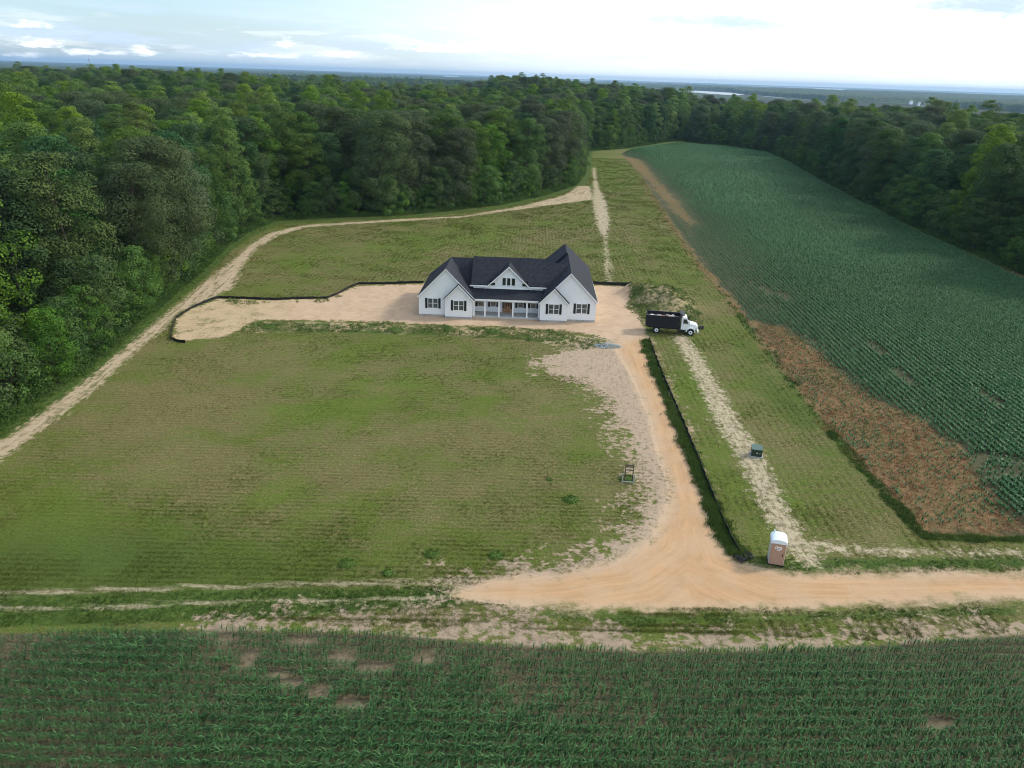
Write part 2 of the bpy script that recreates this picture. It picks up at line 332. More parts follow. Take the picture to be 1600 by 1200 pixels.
# ------------------------------------------------------------------ ground
def ground_material():
    m = bpy.data.materials.new('ground'); m.use_nodes = True; t = NT(m.node_tree)
    b = t.n['Principled BSDF']; b.inputs['Roughness'].default_value = .95; b.inputs['Specular IOR Level'].default_value = .12
    co = t.node('ShaderNodeNewGeometry').outputs['Position']
    big = t.noise(co, .045, 3, .55, .4); mid = t.noise(co, .22, 4, .6, .5); fine = t.noise(co, 1.6, 5, .68); grain = t.noise(co, 5.5, 4, .75)
    rows = t.noise(t.mapv(co, (.12, 3.2, 1), rot=.02), 1.0, 3, .6)
    rowy = t.noise(t.mapv(co, (3.0, .08, 1), rot=-.1), 1.0, 3, .6)
    spx = t.node('ShaderNodeSeparateXYZ'); t.l.new(co, spx.inputs[0])
    back = t.ss(spx.outputs[1], 112, 118)
    rowm = t.mix(back, rows, rowy)
    # lawn: young green over straw-coloured stubble
    lawng = t.mix(t.ss(grain, .35, .65), (.070, .105, .014), (.135, .172, .030))
    lawnt = t.mix(t.ss(grain, .40, .62), (.125, .108, .038), (.235, .200, .092))
    lawnf = t.math('ADD', t.math('MULTIPLY', big, .95), t.math('MULTIPLY', mid, .75))
    lawnf = t.math('ADD', lawnf, t.math('MULTIPLY', rowm, .55)); lawnf = t.math('ADD', lawnf, t.math('MULTIPLY', fine, .65))
    ragged = t.math('ADD', t.math('MULTIPLY', mid, 1.2), .4)
    lawnf = t.math('ADD', lawnf, t.math('MULTIPLY', t.math('SUBTRACT', t.attr('tan'), t.attr('bright')), .20))
    lawng = t.mix(t.math('MULTIPLY', t.attr('bright'), t.math('MULTIPLY', ragged, .42), clamp=True), lawng, (.110, .180, .020))
    lawng = t.mix(t.math('MULTIPLY', t.attr('deep'), t.math('MULTIPLY', ragged, .6), clamp=True), lawng, (.050, .090, .020))
    lawnf = t.math('SUBTRACT', lawnf, t.math('MULTIPLY', t.attr('deep'), .35))
    col = t.mix(t.ss(lawnf, 1.24, 1.68), lawng, lawnt)
    cv = t.node('ShaderNodeCombineXYZ'); t.l.new(t.attr('lat'), cv.inputs[0]); t.l.new(t.math('MULTIPLY', t.attr('along'), .07), cv.inputs[1])
    streak = t.noise(cv.outputs[0], 1.6, 5, .7, .25); streak2 = t.noise(t.mapv(cv.outputs[0], (1, 3, 1)), 2.6, 5, .75, .4)
    isx = t.math('MAXIMUM', back, t.ss(spx.outputs[0], 15.5, 17.5))
    wob = t.math('MULTIPLY', t.math('SUBTRACT', mid, .5), .9)
    ry = t.math('SINE', t.math('ADD', t.math('MULTIPLY', t.math('SUBTRACT', spx.outputs[1], t.math('MULTIPLY', spx.outputs[0], .02)), 6.2832/.6), wob))
    rx = t.math('SINE', t.math('ADD', t.math('MULTIPLY', t.math('SUBTRACT', spx.outputs[0], t.math('MULTIPLY', spx.outputs[1], .02)), 6.2832/.75), wob))
    rs = t.math('ADD', t.math('MULTIPLY', ry, t.math('SUBTRACT', 1.0, isx)), t.math('MULTIPLY', rx, isx))
    rs = t.math('MULTIPLY', t.math('MULTIPLY', t.math('ADD', rs, 1.0), .5), t.ss(mid, .25, .6))
    col = t.mix(t.math('MULTIPLY', rs, .30), col, (.085, .082, .030))
    tuft_shade = t.ss(t.noise(t.mapv(co, (1, 2.2, 1)), 2.6, 4, .7), .585, .70)  # dark specks: shadows of the grass tufts, painted into the lawn colour
    col = t.mix(t.math('MULTIPLY', tuft_shade, .78), col, (.045, .045, .014))
    strawf = t.ss(t.noise(co, 3.4, 5, .75), .62, .72)
    col = t.mix(t.math('MULTIPLY', strawf, .6), col, (.36, .31, .19))
    def mask(name, amp, w=.25, n=None, off=0.0):
        n = n or fine
        d = t.math('ADD', t.attr(name), t.math('MULTIPLY', t.math('SUBTRACT', n, .5-off), amp))
        return t.ss(d, -w, w)
    def layer(c, name, cc, amp, w=.25, n=None, s=1.0, off=0.0):
        mk = mask(name, amp, w, n, off)
        if s != 1: mk = t.math('MULTIPLY', mk, s)
        return t.mix(mk, c, cc)
    lushc = t.mix(t.ss(fine, .35, .65), (.040, .075, .014), (.090, .130, .026))
    col = layer(col, 'lush', lushc, 2.2, .35)
    col = layer(col, 'weeds', t.mix(t.ss(mid, .42, .58), t.mix(grain, (.30, .24, .13), (.42, .33, .2)), lushc), 1.5, .3)
    # bare loose soil with clods
    clod = t.ss(t.math('ADD', t.math('MULTIPLY', streak2, .45), t.math('MULTIPLY', t.noise(t.mapv(co, (1, 1.6, 1)), 2.0, 4, .7), .55)), .50, .60)
    roughc = t.mix(t.math('MULTIPLY', clod, .55), t.mix(mid, (.37, .278, .200), (.46, .348, .245)), (.13, .11, .06))
    edge = t.math('ADD', t.math('MULTIPLY', fine, .6), t.math('MULTIPLY', t.noise(co, .35, 5, .7), .6))
    south = t.math('SUBTRACT', 1.0, t.ss(spx.outputs[1], 42.5, 45.5))
    roughc = t.mix(t.math('MULTIPLY', south, .8), roughc, t.mix(t.ss(fine, .38, .62), (.20, .155, .105), (.36, .275, .19)))
    col = layer(col, 'rough', roughc, 24.0, 1.0, t.math('SUBTRACT', edge, .075))
    strawc = t.mix(t.ss(t.math('ADD', t.math('MULTIPLY', streak2, .5), t.math('MULTIPLY', t.noise(co, 1.9, 5, .75), .5)), .46, .58), (.46, .385, .26), (.21, .175, .10))
    col = layer(col, 'straw', strawc, 6.5, .4, t.noise(co, 1.3, 5, .75), off=-.03)
    trackc = t.mix(t.ss(t.math('ADD', t.math('MULTIPLY', streak, .6), t.math('MULTIPLY', t.noise(co, 1.0, 5, .75), .4)), .49, .57), t.mix(mid, (.43, .335, .225), (.49, .38, .265)), (.20, .175, .09))
    col = layer(col, 'rut', strawc, 1.6, .22, t.noise(t.mapv(co, (.3, 2, 1)), 1.0, 4, .7), .75)
    col = layer(col, 'track', trackc, 7.0, .35, t.math('ADD', t.math('MULTIPLY', streak2, .55), t.math('MULTIPLY', t.noise(co, .8, 5, .75), .45)), off=-.05)
    padc = t.mix(t.ss(t.noise(co, .5, 5, .65, 1), .38, .66), (.51, .365, .250), (.44, .308, .205))
    padc = t.mix(t.math('MULTIPLY', t.ss(t.noise(t.mapv(co, (.5, 2, 1)), 1.5, 5, .7, 1.5), .56, .70), .35), padc, (.33, .235, .155))
    # straw scattered on the west end of the pad
    west = t.math('MULTIPLY', t.ss(t.math('MULTIPLY', spx.outputs[0], -1), 29, 42), t.ss(t.noise(co, 2.2, 5, .75), .44, .56))
    padc = t.mix(t.math('MULTIPLY', west, .75), padc, (.40, .33, .17))
    westg = t.math('MULTIPLY', t.ss(t.math('MULTIPLY', spx.outputs[0], -1), 30, 42), t.ss(t.math('ADD', t.math('MULTIPLY', t.noise(co, .35, 4, .6), .5), t.math('MULTIPLY', t.noise(co, 2.6, 5, .75), .5)), .50, .60))
    padc = t.mix(t.math('MULTIPLY', westg, .8), padc, (.13, .135, .045))
    padc = t.mix(t.math('MULTIPLY', t.ss(t.noise(co, 3.2, 4, .75), .60, .70), .5), padc, (.24, .165, .105))
    col = layer(col, 'pad', padc, 5.5, .35, t.noise(co, .9, 5, .75))
    wear = streak
    roadc = t.mix(t.ss(wear, .36, .62), (.52, .318, .172), (.425, .262, .142))
    roadc = t.mix(t.math('MULTIPLY', t.ss(t.noise(co, .35, 4, .6), .40, .62), .6), roadc, (.49, .335, .205))
    roadc = t.mix(t.math('MULTIPLY', t.ss(wear, .62, .72), .55), roadc, (.34, .235, .15))
    roadc = t.mix(t.math('MULTIPLY', t.ss(t.noise(co, 4.5, 4, .75), .58, .70), .45), roadc, (.32, .225, .14))
    # looser, paler ground towards the edges of the driveway
    roadc = t.mix(t.math('MULTIPLY', t.ss(t.attr('road'), 1.6, -.4), .7), roadc, t.mix(fine, (.40, .30, .21), (.54, .41, .29)))
    col = layer(col, 'road', roadc, 5.5, .9, t.noise(co, .45, 5, .75))
    # fields
    soil = t.mix(t.ss(fine, .4, .65), (.062, .070, .034), (.115, .100, .055))
    col = layer(col, 'field', soil, .6, .2)
    brownc = t.mix(t.ss(t.noise(t.mapv(co, (2.0, .5, 1)), 1.2, 5, .7), .38, .66), (.235, .130, .064), (.115, .115, .045))
    brownc = t.mix(t.math('MULTIPLY', t.ss(grain, .55, .68), .6), brownc, (.32, .21, .12))
    col = layer(col, 'brown', brownc, 7.0, .8, t.noise(t.mapv(co, (1, .3, 1)), .5, 5, .65))
    csoil = t.mix(t.ss(grain, .4, .65), (.060, .058, .030), (.150, .122, .072))
    csoil = t.mix(t.math('MULTIPLY', t.attr('cbare'), t.ss(fine, .3, .55), clamp=True), csoil, (.25, .190, .125))
    col = layer(col, 'corn', csoil, .6, .2)
    wd = t.mix(fine, (.022, .028, .010), (.045, .040, .018))
    col = layer(col, 'woods', wd, 1.2, .5)
    t.l.new(col, b.inputs['Base Color'])
    bn = t.node('ShaderNodeBump'); bn.inputs['Strength'].default_value = .9; bn.inputs['Distance'].default_value = .16
    hh = t.math('ADD', t.math('MULTIPLY', fine, 1.0), t.math('MULTIPLY', grain, .6))
    smoothr = t.math('SUBTRACT', 1.0, t.math('MULTIPLY', t.math('MAXIMUM', mask('road', 1, .3), mask('pad', 1, .3)), .75))
    t.l.new(t.math('MULTIPLY', hh, smoothr), bn.inputs['Height'])
    t.l.new(bn.outputs[0], b.inputs['Normal'])
    return m
M_ground = ground_material()

def build_ground():
    def geo(a, b, k):
        L = [a]
        while L[-1] < b: L.append(L[-1]+max(1.0, L[-1]*k))
        return np.array(L)
    yn = np.arange(22, 140, .6); ym = np.arange(140, 240, 1.0); yf = geo(240, 26000, .02)
    ys = np.concatenate([[-400, -150, -40, 0, 12], yn, ym, yf])
    xs_in = np.arange(-66, 66.1, .6); xo = geo(66.6, 26000, .03)
    xs = np.concatenate([-xo[::-1], xs_in, xo])
    X, Y = np.meshgrid(xs, ys); nx, ny = len(xs), len(ys)
    z = zones(X, Y); Z = zg(X, Y).ravel()
    Z = Z+np.where(z['road'] > 0, -.06, 0)+np.where(z['woods'] < -1, (hnoise(X, Y, .35, 4).ravel()-.5)*.08, 0)*(Y.ravel() < 250)
    zx = dict(z); zx['lat'], zx['along'] = lateral(X, Y); zx['deep'] = blobs(X, Y, DEEP); zx['bright'] = blobs(X, Y, BRIGHT); zx['tan'] = blobs(X, Y, TAN); zx['cbare'] = blobs(X, Y, [(a, b, c*1.0, d*1.0, 1.0) for a, b, c, d in CBARE])
    V = np.stack([X.ravel(), Y.ravel(), Z], 1)
    idx = np.arange(nx*ny).reshape(ny, nx)
    F = np.stack([idx[:-1, :-1], idx[:-1, 1:], idx[1:, 1:], idx[1:, :-1]], -1).reshape(-1, 4)
    fc = {k: v[F].mean(1) for k, v in z.items()}
    cls = np.zeros(len(F), int)   # 0 lawn/ground
    cls[fc['woods'] > 0] = 1; cls[fc['corn'] > 0] = 2; cls[fc['field'] > 0] = 3
    cls[(fc['straw'] > .2)] = 4; cls[fc['track'] > 0] = 5; cls[fc['pad'] > 0] = 6; cls[fc['road'] > 0] = 7
    names = ['ground', 'forest_floor', 'corn_field_soil', 'crop_field_soil', 'trench_path', 'farm_track', 'dirt_pad', 'dirt_road']
    for c, nm in enumerate(names):
        Fs = F[cls == c]
        if not len(Fs): continue
        u, inv = np.unique(Fs, return_inverse=True)
        me = fast_mesh(nm, V[u], inv.reshape(-1, 4), M_ground, attrs={k: v[u] for k, v in zx.items()}, smooth=True)
        tag(mesh_obj(nm, me), kind='structure')
build_ground()

# far water
M_water = mat('water', (.25, .31, .36), rough=.25, spec=.6, var=.1, vscale=.01, coords='Object')
w = MB(); w.add([(-26000, 1500, -20), (26000, 1500, -20), (26000, 26000, -20), (-26000, 26000, -20)], [(0, 1, 2, 3)])
tag(w.obj('water', M_water), kind='structure')

exec_later = []
# ------------------------------------------------------------------ materials
M_siding = mat('white_siding', (.86, .89, .93), rough=.55, var=.03, vscale=1)
def siding_lines():
    t = NT(M_siding.node_tree); b = t.n['Principled BSDF']
    tc = t.node('ShaderNodeTexCoord').outputs['Object']; sp = t.node('ShaderNodeSeparateXYZ'); t.l.new(tc, sp.inputs[0])
    fr = t.math('FRACT', t.math('MULTIPLY', sp.outputs[2], 1/.18))
    bn = t.node('ShaderNodeBump'); bn.inputs['Strength'].default_value = .7; bn.inputs['Distance'].default_value = .03
    t.l.new(fr, bn.inputs['Height']); t.l.new(bn.outputs[0], b.inputs['Normal'])
siding_lines()
M_trim = mat('white_trim', (.84, .86, .87), rough=.45, var=.03)
M_shingle = mat('dark_shingles', (.014, .016, .026), rough=.8, spec=.3, col2=(.028, .031, .044), vscale=2.2, bump=.5, bscale=9)
def shingle_lines():
    t = NT(M_shingle.node_tree); b = t.n['Principled BSDF']
    tc = t.node('ShaderNodeTexCoord').outputs['Object']
    v = t.node('ShaderNodeTexVoronoi'); t.l.new(t.mapv(tc, (2.2, 2.2, 6)), v.inputs['Vector']); v.inputs['Scale'].default_value = 1.6
    src = b.inputs['Base Color'].links[0].from_socket
    t.l.new(t.mix(.45, src, t.mix(1, src, v.outputs['Color'], 'MULTIPLY')), b.inputs['Base Color'])
shingle_lines()
M_found = mat('concrete', (.42, .41, .40), rough=.9, var=.25, vscale=2, bump=.3)
M_porch = mat('porch_concrete', (.50, .50, .49), rough=.85, var=.12, vscale=1)
M_shutter = mat('shutter_black', (.012, .014, .016), rough=.5, var=.2)
M_glass = mat('window_glass', (.05, .065, .07), rough=.08, spec=.9, col2=(.11, .12, .12), vscale=1.6)
M_glassd = mat('dark_window_glass', (.02, .025, .03), rough=.12, spec=.8, var=.3)
M_wood = mat('door_wood', (.36, .19, .11), rough=.5, var=.3, vscale=4)
M_metal = mat('metal', (.5, .5, .5), rough=.35, metal=.9)

# ------------------------------------------------------------------ farmhouse
def build_house():
    h = empty('farmhouse', (-14.28, 112.85, 0), math.radians(-1.2))
    tag(h, 'white single-storey farmhouse with dark shingled gable roofs and a front porch', 'house')
    ZE, OV = 3.1, .3
    # walls ------------------------------------------------------------
    wl = MB()
    def gable(u0, u1, v0, v1, zap, ze=3.2, zb=.28):
        um = (u0+u1)/2; wl.prism([(u0, zb), (u1, zb), (u1, ze), (um, zap), (u0, ze)], 'y', v0, v1)
    gable(0, 8.0, 0, 7.4, 7.1); wl.box(0, 8.0, 7.4, 13.6, .28, 3.1)
    gable(4.02, 7.96, -.8, .3, 4.95, 3.02)
    gable(18.55, 26.35, 0, 12.6, 7.1); wl.box(18.1, 26.35, 12.6, 23.0, .28, 3.1)
    gable(18.15, 22.1, -.8, .3, 4.95, 3.02)
    wl.box(7.9, 18.6, 2.5, 13.5, .28, 3.9)                 # behind the porch
    wl.box(7.9, 18.5, 2.36, 2.49, 3.7, 4.56)               # strip above the porch roof
    wl.prism([(10.1, 4.3), (16.4, 4.3), (13.25, 7.3)], 'y', 2.33, 2.6)   # dormer face
    wl.obj('wall', M_siding, h)
    for a in ((-.03, 8.03, -.03, 13.65), (4.0, 7.99, -.83, -.03), (18.5, 26.38, -.03, 23.05), (18.12, 22.13, -.83, -.03)):
        fd = MB(); fd.box(a[0], a[1], a[2], a[3], -.15, .279); fd.obj('foundation', M_found, h)
    pf = MB(); pf.box(8.04, 18.11, .12, 2.5, -.1, .24); pf.obj('porch_floor', M_porch, h)
    # roofs ------------------------------------------------------------
    rf = MB(); T = .16
    def roofq(*q): rf.slab(q, T)
    zl = lambda u, c, zr: zr-abs(u-c)*1.0238
    def wing(c, hw, zr, v0, v1):
        ze = zr-hw*1.0238
        roofq((c-hw, v0, ze), (c, v0, zr), (c, v1, zr), (c-hw, v1, ze)); roofq((c, v0, zr), (c+hw, v0, ze), (c+hw, v1, ze), (c, v1, zr))
    # left wing: gable in front, hip behind
    roofq((-.2, -OV, ZE), (4, -OV, 7.4), (4, 7.6, 7.4), (-.2, 14, ZE)); roofq((4, -OV, 7.4), (8.2, -OV, ZE), (8.2, 7.6, ZE), (4, 7.6, 7.4))
    roofq((4, 7.6, 7.4), (7.85, 7.6, 7.4), (7.85, 14, ZE), (-.2, 14, ZE))
    roofq((4, 7.6, 7.4), (7.85, 7.6, 7.4), (7.85, 3.3, 3.1), (4, 3.3, 3.1))
    wing(5.99, 2.3, 5.2, -1.1, 3.0); wing(20.12, 2.3, 5.2, -1.1, 3.0)
    # right wing and taller rear block
    wing(22.45, 4.2, 7.4, -OV, 13.2)
    c, zr, el, er = 22.18, 7.677, 17.75, 26.65
    roofq((el, 13.2, ZE+.03), (c, 13.2, zr), (c, 20.2, zr), (el, 23.4, ZE+.03)); roofq((c, 13.2, zr), (er, 13.2, ZE+.003), (er, 23.4, ZE+.003), (c, 20.2, zr))
    rf.add([(el, 23.4, ZE+.03), (c, 20.2, zr), (er, 23.4, ZE+.003)], [(0, 1, 2)])
    rf.add([(el, 13.21, ZE), (c, 13.21, zr-.02), (er, 13.21, ZE)], [(0, 1, 2)])
    # main body
    roofq((7.6, 2.0, 4.6), (10.35, 2.0, 4.6), (10.35, 6.1, 8.0), (7.6, 6.1, 8.0)); roofq((16.15, 2.0, 4.6), (18.75, 2.0, 4.6), (18.75, 6.1, 8.0), (16.15, 6.1, 8.0)); roofq((10.35, 2.7, 5.18), (16.15, 2.7, 5.18), (16.15, 6.1, 8.0), (10.35, 6.1, 8.0)); roofq((7.6, 6.1, 8.0), (18.75, 6.1, 8.0), (18.75, 14, 3.1), (7.6, 14, 3.1))
    rf.add([(7.62, 2.2, 4.5), (7.62, 6.1, 7.9), (7.62, 13.8, 3.1), (7.62, 3, 3.1)], [(0, 1, 2, 3)])
    rf.add([(18.72, 2.2, 4.5), (18.72, 6.1, 7.9), (18.72, 13.8, 3.1), (18.72, 3, 3.1)], [(0, 1, 2, 3)])
    roofq((18.6, .7, 3.1), (22.4, .7, 3.1), (22.4, 6.0, 7.45), (18.6, 6.0, 7.45)); roofq((18.6, 6.0, 7.45), (22.4, 6.0, 7.45), (22.4, 11, 3.1), (18.6, 11, 3.1))
    # porch roof
    roofq((7.4, .02, 2.95), (18.7, .02, 2.95), (18.7, 2.4, 3.98), (7.4, 2.4, 3.98))
    # dormer
    roofq((9.75, 1.98, 4.2), (13.25, 1.98, 7.52), (13.25, 5.6, 7.52), (9.75, 3.6, 4.2)); roofq((13.25, 1.98, 7.52), (16.75, 1.98, 4.2), (16.75, 3.6, 4.2), (13.25, 5.6, 7.52))
    roof = rf.obj('roof', M_shingle, h)
    # trim ------------------------------------------------------------
    tr = MB()
    def rake(c, hw, zr, v, s=1.0238, w=.2, t=.05):
        for sg in (-1, 1):
            ze = zr-hw*s
            tr.prism([(c, zr-.02), (c+sg*hw, ze-.02), (c+sg*hw, ze-.02-w), (c, zr-.02-w)], 'y', v-t, v+.02)
    rake(4, 4.2, 7.4, -OV); rake(22.45, 4.2, 7.4, -OV); rake(5.99, 2.3, 5.2, -1.1, 1.0238, .17); rake(20.12, 2.3, 5.2, -1.1, 1.0238, .17)
    rake(13.25, 3.5, 7.52, 1.98, .9486, .2)
    tr.box(7.4, 10.0, 1.9, 1.98, 4.32, 4.5); tr.box(16.5, 18.95, 1.9, 1.98, 4.32, 4.5)         # main fascia
    tr.box(8.2, 17.9, -.06, .01, 2.70, 2.90)                                                   # porch fascia
    tr.box(8.0, 18.2, .22, .40, 2.50, 2.70)                                                    # porch beam
    tr.box(-.25, -.2, -.3, 13.9, 2.90, 3.02); tr.box(26.65, 26.70, -.3, 12.9, 2.90, 3.02)      # eave fascia
    tr.box(7.95, 18.4, 2.26, 2.328, 3.98, 4.10)
    for u, v in ((0, 0), (4.02, -.8), (7.96, -.8), (18.15, -.8), (22.1, -.8), (26.35, 0)):
        tr.box(u-.06, u+.06, v-.035, v+.08, .28, 3.0)
    tr.obj('trim', M_trim, h)
    # porch columns
    for u in (9.85, 11.95, 14.05, 16.15, 8.2, 17.95):
        col = MB(); col.box(u-.11, u+.11, .2, .42, .24, 2.5); col.box(u-.15, u+.15, .16, .46, .24, .40); col.box(u-.15, u+.15, .16, .46, 2.38, 2.5)
        col.obj('porch_column', M_trim, h)
    # windows ------------------------------------------------------------
    def window(u, v, z0, w, hh, n=1, shut=True, glass=M_glass, rows=2):
        f = MB(); t_ = .06
        f.box(u-w/2-t_, u+w/2+t_, v-.07, v-.01, z0-t_, z0); f.box(u-w/2-t_, u+w/2+t_, v-.07, v-.01, z0+hh, z0+hh+t_)
        f.box(u-w/2-t_, u-w/2, v-.07, v-.01, z0, z0+hh); f.box(u+w/2, u+w/2+t_, v-.07, v-.01, z0, z0+hh)
        for i in range(1, n): x = u-w/2+w*i/n; f.box(x-.055, x+.055, v-.068, v-.01, z0, z0+hh)
        fr = f.obj('window', M_trim, h)
        for i in range(n):
            a = u-w/2+w*i/n; b = a+w/n
            p = MB(); p.box(a+.03, b-.03, v-.045, v-.02, z0+.01, z0+hh-.01); p.obj('pane', glass, fr)
            mu = MB(); mu.box(a+.04, b-.04, v-.062, v-.045, z0+hh*.5-.03, z0+hh*.5+.03)
            if rows > 2: mu.box((a+b)/2-.02, (a+b)/2+.02, v-.06, v-.046, z0, z0+hh); mu.box(a+.04, b-.04, v-.06, v-.046, z0+hh*.76-.015, z0+hh*.76+.015); mu.box(a+.04, b-.04, v-.06, v-.046, z0+hh*.26-.015, z0+hh*.26+.015)
            mu.obj('sash', M_trim if rows == 2 else M_shutter, fr)
        if shut:
            for sg in (-1, 1):
                x = u+sg*(w/2+.09+.17)
                s = MB(); s.box(x-.17, x+.17, v-.055, v-.012, z0-.08, z0+hh+.06)
                for k in range(9): z = z0+.02+k*(hh-.06)/8.; s.box(x-.13, x+.13, v-.068, v-.055, z, z+.05)
                s.obj('shutter', M_shutter, h)
    window(2.05, 0, 1.30, 1.45, 1.42, 2); window(6.0, -.8, 1.30, 1.45, 1.42, 2)
    window(20.13, -.8, 1.30, 1.50, 1.42, 2); window(24.3, 0, 1.30, 1.55, 1.42, 2)
    for u in (9.05, 11.0, 15.15, 17.1): window(u, 2.5, 1.15, .75, 1.5, 1)
    for u in (12.55, 13.25, 13.95): window(u, 2.33, 4.55, .52, 1.12, 1, False, M_glassd, 3)
    for sg in (-1, 1):
        c = 13.25+sg*2.55; m_ = MB()
        m_.prism([(c-sg*.50, 4.50), (c+sg*.40, 4.50), (c-sg*.10, 4.90), (c-sg*.50, 4.90)], 'y', 2.27, 2.32); m_.obj('corner_window', M_glassd, h)  # small dark window in each eave corner of the dormer face
    # door
    dm = MB(); dm.box(12.35, 13.95, 2.42, 2.49, .24, 2.45); fr = dm.obj('door_frame', mat('door_frame_wood', (.42, .27, .18), var=.2), h)
    d = MB(); d.box(12.75, 13.55, 2.37, 2.42, .30, 2.35); dd = d.obj('door', M_wood, h)
    for i in (0, 1):
        x = 12.84+i*.36; p = MB(); p.box(x, x+.27, 2.35, 2.37, 1.25, 2.2); p.obj('pane', mat('door_glass', (.10, .035, .025), rough=.2), dd)
    k = MB(); k.cyl((13.48, 2.3, 1.1), (13.48, 2.37, 1.1), .035); k.obj('handle', M_metal, dd)
    for x in (12.42, 13.60):
        p = MB(); p.box(x, x+.27, 2.39, 2.42, .9, 2.3); p.obj('sidelight', M_glassd, h)
    # roof vents
    for (u, v, z) in ((11, 7.2, 7.3), (16, 7.0, 7.4), (5.5, 9, 6.5)):
        p = MB(); p.cyl((u, v, z-.3), (u, v, z+.55), .06); p.obj('vent_pipe', M_shutter, h)
build_house()

# ------------------------------------------------------------------ dump truck
def wheel(parent, x, y, r=.5, w=.28, dual=False, rimmat=None, side=-1):
    ty = MB(); ty.cyl((x, y-w/2, r), (x, y+w/2, r), r, n=24)
    t_ = ty.obj('wheel', M_tyre, parent, bevel=.03)
    q = MB(); yo = y+side*w/2; q.cyl((x, yo-side*.02, r), (x, yo+side*.025, r), r*.60, r*.52, n=20); q.obj('rim', rimmat, t_)
    q = MB(); q.cyl((x, yo, r), (x, yo+side*.05, r), r*.22, r*.17, n=12); q.obj('hub', M_dark, t_)
M_tyre = mat('tyre', (.018, .018, .02), rough=.9, var=.3)
M_dark = mat('dark_steel', (.02, .02, .022), rough=.6, var=.4, vscale=2)
M_black = mat('black_bed_paint', (.012, .014, .022), rough=.45, var=.3, vscale=1.5)
M_wpaint = mat('white_truck_paint', (.82, .84, .86), rough=.25, spec=.6, var=.06)
M_light = mat('lamp_glass', (.75, .75, .7), rough=.15, spec=.8)
M_red = mat('red_lens', (.35, .02, .02), rough=.2)
